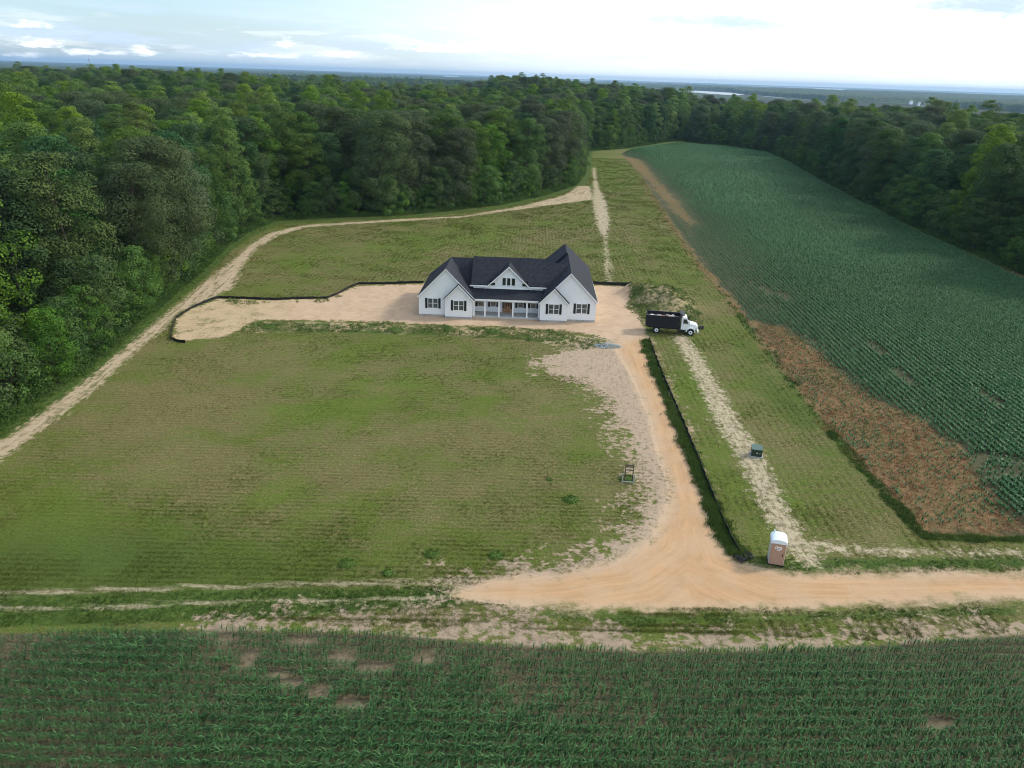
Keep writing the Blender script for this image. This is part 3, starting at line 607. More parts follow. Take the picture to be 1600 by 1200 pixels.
def build_truck():
    t = empty('dump_truck', (19.05, 107.9, 0), math.radians(-9))
    tag(t, 'white-cab dump truck with black bed parked at the top of the driveway', 'truck')
    # x forward, y left(away from camera), camera side = -y ; width 2.4 => y 0..2.4
    y0, y1 = 0.0, 2.4
    ch = MB(); ch.box(.3, 6.9, .75, .95, .62, .86); ch.box(.3, 6.9, 1.45, 1.65, .62, .86); ch.box(1.3, 1.75, .3, 2.1, .42, .58); ch.box(6.0, 6.3, .3, 2.1, .42, .58)
    ch.obj('chassis', M_dark, t)
    bed = MB(); z0, z1 = 1.02, 2.62
    bed.box(.05, 4.75, y0, y1, z0, z0+.1)
    bed.box(.05, 4.75, y0, y0+.07, z0+.1, z1); bed.box(.05, 4.75, y1-.07, y1, z0+.1, z1); bed.box(4.68, 4.75, y0+.07, y1-.07, z0+.1, z1+.25)
    for i in range(8):
        x = .2+i*.62; bed.box(x, x+.1, y0-.06, y0, z0, z1); bed.box(x, x+.1, y1, y1+.06, z0, z1)
    bed.box(0, 4.8, y0-.07, y0+.09, z1, z1+.1); bed.box(0, 4.8, y1-.09, y1+.07, z1, z1+.1)
    bed.box(0.05, 4.75, y0-.05, y0, z0, z0+.14)
    b_ = bed.obj('dump_bed', M_black, t)
    tg = MB(); tg.box(-.04, .05, y0+.02, y1-.02, z0, z1+.02)
    for y in (.5, 1.15, 1.8): tg.box(-.09, -.04, y, y+.1, z0, z1)
    tg.obj('tailgate', M_black, b_)
    sh = MB(); sh.prism([(4.70, z1+.22), (4.75, z1+.32), (5.35, z1+.42), (5.35, z1+.36), (4.80, z1+.2)], 'y', .1, 2.3); sh.box(4.72, 4.9, .15, 2.25, z1+.3, z1+.55); sh.obj('cab_guard', M_black, b_)
    # cab
    cab = MB(); cab.prism([(4.95, .78), (6.15, .78), (6.15, 1.72), (5.98, 1.80), (5.72, 2.52), (5.6, 2.60), (5.02, 2.60), (4.95, 2.5)], 'y', .2, 2.2)
    cb = cab.obj('cab', M_wpaint, t, bevel=.05)
    ws = MB(); ws.slab([(6.00, .36, 1.82), (6.00, 2.04, 1.82), (5.76, 1.98, 2.46), (5.76, .42, 2.46)], .02, (1, 0, .3)); ws.obj('windscreen', M_glassd, cb)
    for y, s in ((.2, -1), (2.2, 1)):
        wd = MB(); wd.prism([(5.22, 1.75), (5.92, 1.75), (5.70, 2.38), (5.22, 2.38)], 'y', y+s*.003, y+s*.02); wd.obj('side_window', M_glassd, cb)
        dr = MB(); dr.box(5.12, 5.98, y+min(s*.012, 0), y+max(s*.012, 0), .95, 1.70); do = dr.obj('door', M_wpaint, cb)
        hd = MB(); hd.box(5.18, 5.32, y+s*.02-.01, y+s*.02+.01, 1.55, 1.59); hd.obj('handle', M_dark, do)
        mi_ = MB(); mi_.bar((5.95, y, 2.0), (6.05, y+s*.28, 2.05), .03); mi_.box(5.99, 6.07, y+s*.33-.09, y+s*.33+.09, 1.72, 2.2); mi_.obj('mirror', M_dark, cb)
    # hood, sloping, rounded
    hd = MB(); hd.prism([(6.1, .95), (7.28, .85), (7.34, 1.25), (7.22, 1.48), (6.7, 1.66), (6.1, 1.76)], 'y', .42, 1.98); hood = hd.obj('hood', M_wpaint, t, bevel=.07)
    for y, s in ((.42, -1), (1.98, 1)):
        fe = MB(); pts = []
        for k in range(9):
            a = math.pi*(k/8); pts.append((6.38+.68*math.cos(a), .55+.68*math.sin(a)))
        inner = [(6.38+.56*math.cos(math.pi*k/8), .55+.56*math.sin(math.pi*k/8)) for k in range(9)][::-1]
        fe.prism(pts+inner, 'y', min(y-.02, y+s*.36), max(y-.02, y+s*.36)); fe.obj('fender', M_wpaint, t)
        hl = MB(); hl.box(7.10, 7.30, y+s*.05-.1, y+s*.05+.1, 1.05, 1.25); hl.obj('headlight', M_light, t)
        tl = MB(); tl.box(.2, .27, 1.2+s*.85-.1, 1.2+s*.85+.1, .80, .92); tl.obj('tail_light', M_red, t)
    gr = MB(); gr.box(7.30, 7.37, .62, 1.78, .92, 1.30)
    for k in range(5): gr.box(7.37, 7.39, .66, 1.74, .96+k*.065, .99+k*.065)
    gr.obj('grille', M_metal, t)
    bp = MB(); bp.box(7.30, 7.5, .12, 2.28, .48, .78); bp.obj('bumper', M_wpaint, t, bevel=.03)
    ft = MB(); ft.cyl((4.5, .42, .68), (5.5, .42, .68), .27, n=16); ft.obj('fuel_tank', M_dark, t)
    st = MB(); st.box(5.1, 5.9, .12, .3, .5, .56); st.box(5.1, 5.9, .12, .3, .74, .78); st.obj('step', M_dark, t)
    for y in (.1, 1.7): mf = MB(); mf.box(.66, .70, y, y+.6, .3, 1.0); mf.obj('mud_flap', M_dark, t)
    ex = MB(); ex.cyl((4.86, 2.05, .9), (4.86, 2.05, 3.0), .06); ex.obj('exhaust_stack', M_metal, t)
    wh = mat('white_rim', (.78, .79, .8), rough=.4, var=.1)
    for x, ys in ((1.55, ((.16, -1), (.46, -1), (2.24, 1), (1.94, 1))), (6.38, ((.2, -1), (2.2, 1)))):
        for y, s in ys: wheel(t, x, y, .5, .27, side=s, rimmat=wh)
    # load: demolition debris lying in the bed
    r = random.Random(3)
    cols = [mat('plasterboard', (.62, .60, .58), var=.2), mat('lumber', (.42, .30, .19), var=.3), mat('red_scrap', (.22, .06, .04), var=.3), mat('blue_scrap', (.25, .33, .42), var=.3)]
    fill = MB(); rows_ = []
    nx, ny = 14, 7
    for j in range(ny+1):
        for i in range(nx+1):
            rows_.append((.12+4.5*i/nx, .1+2.2*j/ny, 2.2+r.uniform(-.12, .16)*(0 if i in (0, nx) or j in (0, ny) else 1)))
    fill.add(rows_, [(j*(nx+1)+i, j*(nx+1)+i+1, (j+1)*(nx+1)+i+1, (j+1)*(nx+1)+i) for j in range(ny) for i in range(nx)])
    R = Matrix.Rotation(math.radians(-9), 4, 'Z'); loc = Vector((19.05, 107.9, 0))
    rub = fill.obj('rubble_load', mat('rubble', (.28, .20, .16), col2=(.12, .09, .08), vscale=3, rough=.9)); rub.location = loc; rub.rotation_euler = (0, 0, math.radians(-9))
    tag(rub, 'heaped rubble filling the black bed of the dump truck', 'rubble', kind='stuff')
    desc = [('scrap_board', 'pale flat board lying on the rubble in the truck bed', 'board'), ('lumber_plank', 'brown lumber plank lying on the rubble in the truck bed', 'plank'), ('scrap_sheet', 'dark red scrap panel on the rubble in the truck bed', 'scrap panel'), ('plastic_sheet', 'blue grey scrap sheet on the rubble in the truck bed', 'scrap sheet')]
    for i in range(26):
        k = [0, 0, 0, 1, 0, 2, 3][i % 7]; p = MB(); L = r.uniform(.3, .9); w_ = r.uniform(.12, .45)
        p.box(-L/2, L/2, -w_/2, w_/2, -.03, .04); o = p.obj(desc[k][0], cols[k])
        o.location = loc+R @ Vector((r.uniform(.6, 4.3), r.uniform(.5, 1.9), 2.30+r.uniform(0, .12))); o.rotation_euler = (r.uniform(-.4, .4), r.uniform(-.3, .3), r.uniform(0, 3.1))
        tag(o, desc[k][1], desc[k][2], 'scrap pieces in the dump truck bed, '+desc[k][2])
build_truck()

# ------------------------------------------------------------------ portable toilet
def build_toilet():
    x, y = unp(1212, 881)
    t = empty('portable_toilet', (x-.1, y-.25, 0), math.radians(-14))
    tag(t, 'tan portable toilet with white domed roof beside the road junction', 'portable toilet')
    tan = mat('tan_plastic', (.42, .26, .19), rough=.5, var=.06); pale = mat('pale_plastic', (.62, .57, .50), rough=.5, var=.08)
    roofm = mat('translucent_white_plastic', (.74, .82, .88), rough=.3, var=.04)
    w_ = .56
    b = MB(); b.box(-w_, w_, -.02, 1.16, .12, 1.98); b.obj('cabin', pale, t, bevel=.03)
    bs = MB(); bs.box(-.6, -.35, -.05, 1.2, 0, .12); bs.box(.35, .6, -.05, 1.2, 0, .12); bs.box(-.35, .35, .1, .25, .02, .12); bs.obj('skid', M_dark, t)
    arch = [(-w_+.04, .14), (w_-.04, .14), (w_-.04, 1.78)]+[((w_-.04)*math.cos(a), 1.78+.24*math.sin(a)) for a in [math.pi*k/10 for k in range(1, 10)]]+[(-w_+.04, 1.78)]
    d = MB(); d.prism(arch, 'y', -.06, -.021); do = d.obj('door', tan, t)
    e = MB()
    for k in range(4): e.box(-.38, .38, -.072, -.06, .35+k*.3, .37+k*.3)
    e.box(-.44, -.41, -.075, -.06, .3, 1.6); e.box(.41, .44, -.075, -.06, .3, 1.6); e.obj('door_rib', tan, do)
    hn = MB(); hn.box(.34, .4, -.11, -.06, .95, 1.12); hn.obj('handle', M_dark, do)
    # roof: arched vault
    n = 12; pr = []
    for k in range(n+1):
        a = math.pi*k/n; pr.append((-(w_+.07)*math.cos(a), 1.95+.36*math.sin(a)**.8))
    r = MB(); r.prism(pr, 'y', -.1, 1.22); rf = r.obj('roof', roofm, t, bevel=.03, smooth=False)
    v = MB(); v.cyl((-.35, 1.0, 2.0), (-.35, 1.0, 2.5), .055); v.obj('vent_pipe', roofm, t)
    # sticker: white badge with the dark lettering block
    st = MB(); st.box(-.24, .24, -.069, -.0605, 1.50, 1.72); so = st.obj('sticker', mat('sticker_white', (.8, .78, .78), rough=.4), do)
    g = MB()
    g.box(-.17, -.13, -.074, -.069, 1.56, 1.67); g.box(-.17, -.06, -.074, -.069, 1.56, 1.59)
    g.box(.0, .035, -.074, -.069, 1.56, 1.67); g.box(.0, .12, -.074, -.069, 1.56, 1.59); g.box(.09, .125, -.074, -.069, 1.56, 1.67); g.box(-.03, .0, -.074, -.069, 1.60, 1.63)
    g.obj('emblem', mat('emblem_red', (.30, .08, .08)), so)
    g = MB(); g.box(-.12, .14, -.069, -.0605, 1.38, 1.44); g.obj('plate', mat('plate_white', (.7, .68, .68)), do)
build_toilet()

# ------------------------------------------------------------------ green transformer cabinet
def build_box():
    x, y = unp(1182, 716)
    t = empty('transformer_cabinet', (x, y+.1, 0), math.radians(-12))
    tag(t, 'small dark green utility transformer cabinet on the bare trench line', 'utility box')
    g = mat('utility_green', (.018, .045, .032), rough=.4, var=.2); g2 = mat('utility_green_lid', (.08, .14, .12), rough=.35, var=.15)
    p = MB(); p.box(-.62, .62, -.1, 1.05, -.02, .12); p.obj('concrete_pad', M_found, t)
    c = MB(); c.prism([(.0, .12), (.95, .12), (.95, .92), (.0, .84)], 'x', -.5, .5); cb = c.obj('cabinet', g, t, bevel=.015)
    l = MB(); l.prism([(-.04, .82), (.99, .92), (.99, 1.0), (-.04, .88)], 'x', -.53, .53); l.obj('lid', g2, t, bevel=.01)
    k = MB(); k.box(-.47, .47, -.02, -.001, .16, .80); dr = k.obj('door', g, t)
    s = MB(); s.box(-.05, .10, -.026, -.021, .46, .56); s.obj('warning_label', mat('label_yellow', (.6, .55, .35)), dr)
    s = MB(); s.box(.25, .31, -.06, -.02, .42, .56); s.obj('padlock', M_metal, dr)
build_box()

# ------------------------------------------------------------------ wooden post frame
def build_frame():
    a = unp(972, 752); b = unp(990, 753.5)
    t = empty('post_frame', (a[0], a[1], 0), math.atan2(b[1]-a[1], b[0]-a[0]))
    tag(t, 'weathered wooden frame of upright posts and cross rails on the lawn edge', 'wooden frame')
    L = math.hypot(b[0]-a[0], b[1]-a[1]); wd = mat('dark_post_wood', (.13, .10, .075), var=.4, vscale=5); wp = mat('pale_post_wood', (.45, .43, .37), var=.3, vscale=5)
    for x in (.22, L-.12):
        p = MB(); p.box(x-.04, x+.04, .1, .18, -.1, 1.75); p.obj('post', wd, t)
    for z, m_ in ((1.45, wd), (1.12, wd), (1.60, wd)):
        p = MB(); p.box(.17, L-.07, .05, .1, z, z+.09); p.obj('rail', m_, t)
    for x in (0, L):
        p = MB(); p.box(x-.055, x+.055, -.35, -.24, -.1, .95); p.obj('short_post', wp, t)
        p = MB(); p.box(x-.04, x+.04, -.24, .12, .5, .58) ; p.obj('brace', wp, t)
    p = MB(); p.box(.055, L-.055, -.33, -.27, .1, .2); p.obj('bottom_rail', wp, t)
build_frame()

# ------------------------------------------------------------------ silt fences
M_silt = mat('black_silt_fabric', (.012, .012, .013), rough=.6, var=.5, vscale=2, bump=.4, bscale=6)
M_stake = mat('stake_wood', (.28, .21, .14), var=.3)
def silt_fence(pts, label, hgt=.6, step=2.0, seed=1):
    pts = wpts(pts); r = random.Random(seed)
    P_ = [Vector((p[0], p[1], 0)) for p in pts]
    t = empty('silt_fence', P_[0]); tag(t, label, 'silt fence')
    dense = []
    for a, b in zip(P_[:-1], P_[1:]):
        n = max(1, int((b-a).length/(step/4)))
        for k in range(n): dense.append(a.lerp(b, k/n))
    dense.append(P_[-1])
    v = []; f = []
    for i, p in enumerate(dense):
        q = dense[min(i+1, len(dense)-1)]-dense[max(i-1, 0)]; nrm = Vector((-q.y, q.x, 0)).normalized()
        z0 = float(zg(p.x, p.y)); sag = .06*math.sin(math.pi*(i % 4)/4)+r.uniform(-.015, .015)
        off = nrm*(.05*math.sin(i*1.7)+r.uniform(-.02, .02))
        for s in (-.012, .012):
            v.append(p+nrm*s+Vector((0, 0, z0-.05))-P_[0]); v.append(p+off*.6+nrm*s+Vector((0, 0, z0+hgt*.5))-P_[0]); v.append(p+off+nrm*s+Vector((0, 0, z0+hgt-sag))-P_[0])
    for i in range(len(dense)-1):
        a = i*6; b = a+6
        f += [(a, b, b+1, a+1), (a+1, b+1, b+2, a+2), (a+3, a+4, b+4, b+3), (a+4, a+5, b+5, b+4), (a+2, b+2, b+5, a+5)]
    m_ = MB(); m_.add(v, f); m_.obj('fabric', M_silt, t)
    for i in range(0, len(dense), 4):
        p = dense[i]; q = dense[min(i+1, len(dense)-1)]-dense[max(i-1, 0)]; nrm = Vector((-q.y, q.x, 0)).normalized()
        z0 = float(zg(p.x, p.y)); p = p-P_[0]+nrm*.045; tl = Vector((r.uniform(-.04, .04), r.uniform(-.04, .04), 0))
        s = MB(); s.bar(p+Vector((0, 0, z0-.1)), p+tl+Vector((0, 0, z0+hgt+r.uniform(.05, .15))), .045); s.obj('stake', M_stake, t)
    return t
silt_fence([(290, 536), (276, 534), (267, 530), (271, 512), (276, 497), (300, 482), (330, 469), (342, 466), (380, 467), (430, 469), (470, 467), (510, 467), (528, 460), (545, 450), (560, 444.5), (600, 444), (640, 442.5), (662, 442)],
           'long black silt fence curving round the bare ground left of the house', .42, seed=1)
silt_fence([(926, 444), (945, 445), (965, 446), (985, 446.5), (1000, 449)], 'short straight black silt fence behind the right side of the house', .6, seed=2)
silt_fence([(1036, 448), (1050, 449.5), (1056, 456), (1066, 468)], 'bent black silt fence remnant behind the grassy soil heap', .5, seed=3)
silt_fence([(1014, 531), (1028, 568), (1046, 612), (1068, 662), (1088, 712), (1108, 762), (1128, 812), (1148, 855), (1156, 866)], 'straight black silt fence running beside the driveway', .45, seed=4)
def crumple(px, py, L, label, seed, name='fabric_scrap'):
    r = random.Random(seed); x, y = unp(px, py); m_ = MB(); n = 7
    V = []
    for j in range(n+1):
        for i in range(n+1):
            V.append(((i/n-.5)*L+r.uniform(-.06, .06), (j/n-.5)*L*.6+r.uniform(-.06, .06), .03+.35*abs(math.sin(i*1.3+j*.9))*r.uniform(.4, 1)))
    m_.add(V, [(j*(n+1)+i, j*(n+1)+i+1, (j+1)*(n+1)+i+1, (j+1)*(n+1)+i) for j in range(n) for i in range(n)])
    o = m_.obj(name, M_silt); o.location = (x, y, float(zg(x, y))); o.rotation_euler = (0, 0, r.uniform(0, 3))
    md = o.modifiers.new('thick', 'SOLIDIFY'); md.thickness = .02
    tag(o, label, 'fabric scrap')
crumple(1162, 872, 1.5, 'crumpled black silt fabric heaped at the driveway corner near the toilet', 1)
crumple(1096, 513, 1.2, 'crumpled black fabric lying in front of the dump truck bumper', 2)

# ------------------------------------------------------------------ distant tower and houses
def far_house(px, py, zz, w_, i, label):
    d = unp(px, py, zz); t = empty('distant_house', (d[0], d[1], zz), .3*i); tag(t, label, 'house', 'pale distant houses on the far wooded shore')
    m_ = MB(); m_.box(-w_/2, w_/2, -4, 4, -10, -2); m_.obj('wall', M_siding, t)
    m_ = MB(); m_.prism([(-5, -2), (5, -2), (0, 1.5)], 'x', -w_/2-1, w_/2+1); m_.obj('roof', M_found, t)
for i, (px, py) in enumerate([(1424, 158), (1436, 160), (1444, 162), (1452, 160.5), (1470, 163)]):
    far_house(px, py, -4, [9, 6, 7, 9, 6][i], i, 'pale house on the far wooded shore, %s from the left' % ['first', 'second', 'third', 'fourth', 'fifth'][i])
t = empty('radio_tower', (-1550, 3000, -15)); tag(t, 'thin radio tower on the hazy left horizon', 'tower')
m_ = MB(); m_.cyl((0, 0, 0), (0, 0, 62), 1.3, .8, n=6); m_.obj('mast', M_found, t)
m_ = MB(); m_.cyl((0, 0, 54), (0, 0, 60), 2.0, 2.0, n=8); m_.obj('antenna', M_found, t)

# ------------------------------------------------------------------ leafy materials
def leaf_mat(name, cols, trans=.25, rough=.65, rand=True, spec=.12):
    """cols: dark, light picked by the per-leaf tint attribute, shifted by the object's random number"""
    m = bpy.data.materials.new(name); m.use_nodes = True; t = NT(m.node_tree)
    b = t.n['Principled BSDF']; b.inputs['Roughness'].default_value = rough; b.inputs['Specular IOR Level'].default_value = spec
    c = t.mix(t.attr('tint'), cols[0], cols[1])
    if rand:
        rn = t.node('ShaderNodeObjectInfo').outputs['Random']
        hsv = t.node('ShaderNodeHueSaturation'); t.l.new(c, hsv.inputs['Color'])
        t.l.new(t.math('ADD', .485, t.math('MULTIPLY', rn, .03)), hsv.inputs['Hue'])
        t.l.new(t.math('ADD', .80, t.math('MULTIPLY', t.math('FRACT', t.math('MULTIPLY', rn, 7.31)), .62)), hsv.inputs['Value'])
        t.l.new(t.math('ADD', .85, t.math('MULTIPLY', t.math('FRACT', t.math('MULTIPLY', rn, 3.7)), .25)), hsv.inputs['Saturation'])
        c = hsv.outputs[0]
    t.l.new(c, b.inputs['Base Color'])
    tr = t.node('ShaderNodeBsdfTranslucent'); t.l.new(c, tr.inputs[0])
    mx = t.node('ShaderNodeMixShader'); mx.inputs[0].default_value = trans
    t.l.new(b.outputs[0], mx.inputs[1]); t.l.new(tr.outputs[0], mx.inputs[2])
    t.l.new(mx.outputs[0], t.n['Material Output'].inputs[0])
    return m

def scatter(P3, rz, sc, proto_v, proto_f, zs=None):
    """replicate prototype at points; returns V,F,(index of copy per face)"""
    n = len(P3); m_ = len(proto_v)
    c, s = np.cos(rz), np.sin(rz)
    pv = proto_v[None]*sc[:, None, None]
    if zs is not None: pv = pv*np.array([1, 1, 0])+pv*np.array([0, 0, 1])*zs[:, None, None]
    x = pv[..., 0]*c[:, None]-pv[..., 1]*s[:, None]; y = pv[..., 0]*s[:, None]+pv[..., 1]*c[:, None]
    V = np.stack([x+P3[:, 0:1], y+P3[:, 1:2], pv[..., 2]+P3[:, 2:3]], -1).reshape(-1, 3)
    F = (proto_f[None]+(np.arange(n)*m_)[:, None, None]).reshape(-1, proto_f.shape[1])
    return V, F
def multi(protos, P3, rz, sc, mat_, name, tint=None, zs=None, seed=0):
    r = np.random.default_rng(seed); k = r.integers(0, len(protos), len(P3)); Vs = []; Fs = []; T = []; b = 0
    for i, (pv, pf) in enumerate(protos):
        q = k == i
        V, F = scatter(P3[q], rz[q], sc[q], pv, pf, None if zs is None else zs[q]); Vs.append(V); Fs.append(F+b); b += len(V)
        base = (tint[q] if tint is not None else r.random(q.sum()))
        T.append(np.clip(np.repeat(base, len(pf))+r.normal(0, .16, len(F)), 0, 1))
    return fast_mesh(name, np.vstack(Vs), np.vstack(Fs), mat_, fattrs={'tint': np.concatenate(T)})

def arch_plant(r, n=8, hgt=.9, L=.65, w_=.075, seg=3):
    """stalk-less plant of arching leaves (corn-like)"""
    V = []; F = []
    for i in range(n):
        a = (i % 2)*math.pi+r.normal(0, .45)+.3; z0 = hgt*(.12+.75*i/n); l = L*r.uniform(.75, 1.15)*(1-.25*abs(i/n-.5)); el = r.uniform(.95, 1.25)
        p = np.array([0, 0, z0]); b = len(V)
        for k in range(seg+1):
            t_ = k/seg; ww = w_*(1-t_**1.6)*(.7+.6*t_)/2*2
            side = np.array([-math.sin(a), math.cos(a), 0])*ww/2
            V += [p-side, p+side]
            e = el-t_*1.9
            p = p+np.array([math.cos(a)*math.cos(e), math.sin(a)*math.cos(e), math.sin(e)])*l/seg
        for k in range(seg): q = b+2*k; F.append((q, q+1, q+3, q+2))
    return np.array(V), np.array(F)
def grass_tuft(r, n=7, hgt=.12, rad=.16, w_=.03):
    V = []; F = []
    for i in range(n):
        a = r.uniform(0, 6.28); d = rad*math.sqrt(r.random()); x, y = d*math.cos(a), d*math.sin(a); b = r.uniform(0, 6.28); lean = r.uniform(.1, .9)*hgt
        sx, sy = -math.sin(b)*w_/2, math.cos(b)*w_/2; h_ = hgt*r.uniform(.6, 1.2)
        V += [(x-sx, y-sy, -.01), (x+sx, y+sy, -.01), (x+math.cos(b)*lean, y+math.sin(b)*lean, h_)]; F.append((3*i, 3*i+1, 3*i+2))
    return np.array(V), np.array(F)
def leaf_ball(r, n=60, rad=.5, hgt=.6, s=.12):
    V = []; F = []
    for i in range(n):
        d = r.normal(size=3); d[2] = abs(d[2]); d /= np.linalg.norm(d); p = d*np.array([rad, rad, hgt])*r.uniform(.6, 1)
        nn = d+r.normal(0, .5, 3); nn /= np.linalg.norm(nn); a = np.cross(nn, r.normal(size=3)); a /= np.linalg.norm(a); b = np.cross(nn, a); s_ = s*r.uniform(.6, 1.2)
        V += [p-a*s_*.5, p+b*s_*.35, p+a*s_*.5, p-b*s_*.35]; F.append((4*i, 4*i+1, 4*i+2, 4*i+3))
    return np.array(V), np.array(F)

R0 = np.random.default_rng(11)
def addz(P2): return np.column_stack([P2, zg(P2[:, 0], P2[:, 1])])
def inview(x, y, m_=1.06): return (np.abs(x-.0) < .70*y*m_+6)

# corn in the foreground
def build_corn():
    pts = []
    for y0 in np.arange(24.0, 46.0, .76):
        xs = np.arange(-42, 46, .145); xs = xs+R0.normal(0, .035, len(xs)); ys = y0+.0012*np.maximum(xs, 0)**2+R0.normal(0, .065, len(xs))
        pts.append(np.column_stack([xs, ys]))
    p = np.vstack(pts); keep = (sd_poly(CORN, p[:, 0], p[:, 1]) > .15) & (np.abs(p[:, 0]) < .75*p[:, 1]+9)
    for (px, py, rx, ry) in CBARE:
        c = unp(px, py); keep &= ((p[:, 0]-c[0])/rx)**2+((p[:, 1]-c[1])/ry)**2 > 1
    th = hnoise(p[:, 0], p[:, 1], .16, 6)
    leftthin = np.clip(1-np.abs(p[:, 0]+6)/14, 0, 1)*np.clip((p[:, 1]-34)/5, 0, 1)
    keep &= R0.random(len(p)) < np.clip(1.02-leftthin*.30-np.clip(th-.62, 0, 1)*1.2, .25, 1)
    p = p[keep]; n = len(p)
    size = .72+.36*hnoise(p[:, 0], p[:, 1], .12, 9)-.18*np.clip((p[:, 1]-38)/3, 0, 1)-.08*leftthin[keep]
    protos = [arch_plant(np.random.default_rng(i), 9, .72, .56, .07) for i in range(8)]
    m_ = leaf_mat('corn_leaf', ((.020, .074, .016), (.084, .205, .058)), .2, .5, False, .3)
    me = multi(protos, addz(p), R0.uniform(-.7, .7, n)+R0.integers(0, 2, n)*math.pi+.5, size*R0.uniform(.85, 1.12, n), m_, 'corn_crop', seed=5)
    tag(mesh_obj('corn_crop', me), 'dense rows of young corn filling the foreground field', 'corn crop', kind='stuff')
build_corn()

# crop of the big field on the right
VL = wpts([(1445, 833), (1330, 708), (1230, 586), (1150, 480), (1085, 402), (1040, 332), (1003, 275), (975, 240)])
def build_crop():
    vy = VL[:, 1]; vx = VL[:, 0]
    P_ = []; Sz = []
    for (a, b, st, rs, s) in ((57, 130, .17, .76, 1.12), (130, 240, .28, .76, 1.15), (240, 500, .55, .80, 1.6)):
        ys = np.arange(a, b, st)
        for k in np.arange(0, 150, rs):
            y = ys+R0.normal(0, st*.15, len(ys)); x = np.interp(y, vy, vx)+k*(1+.0*y)+R0.normal(0, .04*s, len(y))
            q = inview(x, y); P_.append(np.column_stack([x[q], y[q]])); Sz.append(np.full(q.sum(), s))
    p = np.vstack(P_); sz = np.concatenate(Sz)
    d = sd_poly(FIELD, p[:, 0], p[:, 1]); br = np.maximum.reduce([sd_poly(BROWN, p[:, 0], p[:, 1]), sd_poly(BROWN2, p[:, 0], p[:, 1]), sd_poly(BROWN3, p[:, 0], p[:, 1]), sd_line(LINE1, [1, 1.6, 1.5, 1.5, 1.5], p[:, 0], p[:, 1])])
    nz = hnoise(p[:, 0], p[:, 1], .22, 3)*.6+hnoise(p[:, 0], p[:, 1], .6, 4)*.4
    edge = p[:, 0]-np.interp(p[:, 1], vy, vx)
    thin = np.clip(1-edge/16, 0, 1)*np.clip((p[:, 1]-90)/40, 0, 1)
    pr = np.clip((d-.2)/1, 0, 1)*np.clip(.5-(br-np.where(p[:, 1] > 135, 3.6, 0)+(nz-.5)*6)/3.0, np.where(p[:, 1] > 135, .6, .20), 1)*np.clip(1-thin*.25-np.clip(nz-.6, 0, 1)*thin*3, .1, 1)
    bare = ((p[:, 0]-unp(1575, 730)[0])/3.5)**2+((p[:, 1]-unp(1575, 730)[1])/2.6)**2 < .6+nz
    pr = np.where(bare, pr*.25, pr)
    for (px, py, L) in ((1225, 335+130, 3), (1200, 510-55, 3), (1370, 545, 3), (1410, 590, 3.2), (1540, 620, 3)):
        c = unp(px, py); pr = np.where((np.abs(p[:, 0]-c[0]) < .8) & (np.abs(p[:, 1]-c[1]) < L), pr*.2, pr)
    q = R0.random(len(p)) < pr; p = p[q]; sz = sz[q]; br = br[q]; n = len(p)
    vig = np.clip(1.05-np.clip(br[:]+1.5, 0, 3)*.15, .5, 1)*(1-.35*thin[q])*(.8+.35*hnoise(p[:, 0], p[:, 1], .05, 12))
    protos = [arch_plant(np.random.default_rng(40+i), 8, .42, .50, .15, 2) for i in range(6)]
    m_ = leaf_mat('crop_leaf', ((.038, .120, .042), (.105, .248, .098)), .2, .5, False, .16)
    tint = np.clip(.25+.55*hnoise(p[:, 0], p[:, 1], .03, 13)+R0.normal(0, .18, n), 0, 1)
    print('crop', n)
    me = multi(protos, addz(p), R0.uniform(0, 6.28, n), sz*vig, m_, 'field_crop', tint=tint, zs=1/np.sqrt(sz), seed=6)
    tag(mesh_obj('field_crop', me), 'blue-green leafy crop in long rows covering the right-hand field', 'field crop', kind='stuff')
build_crop()

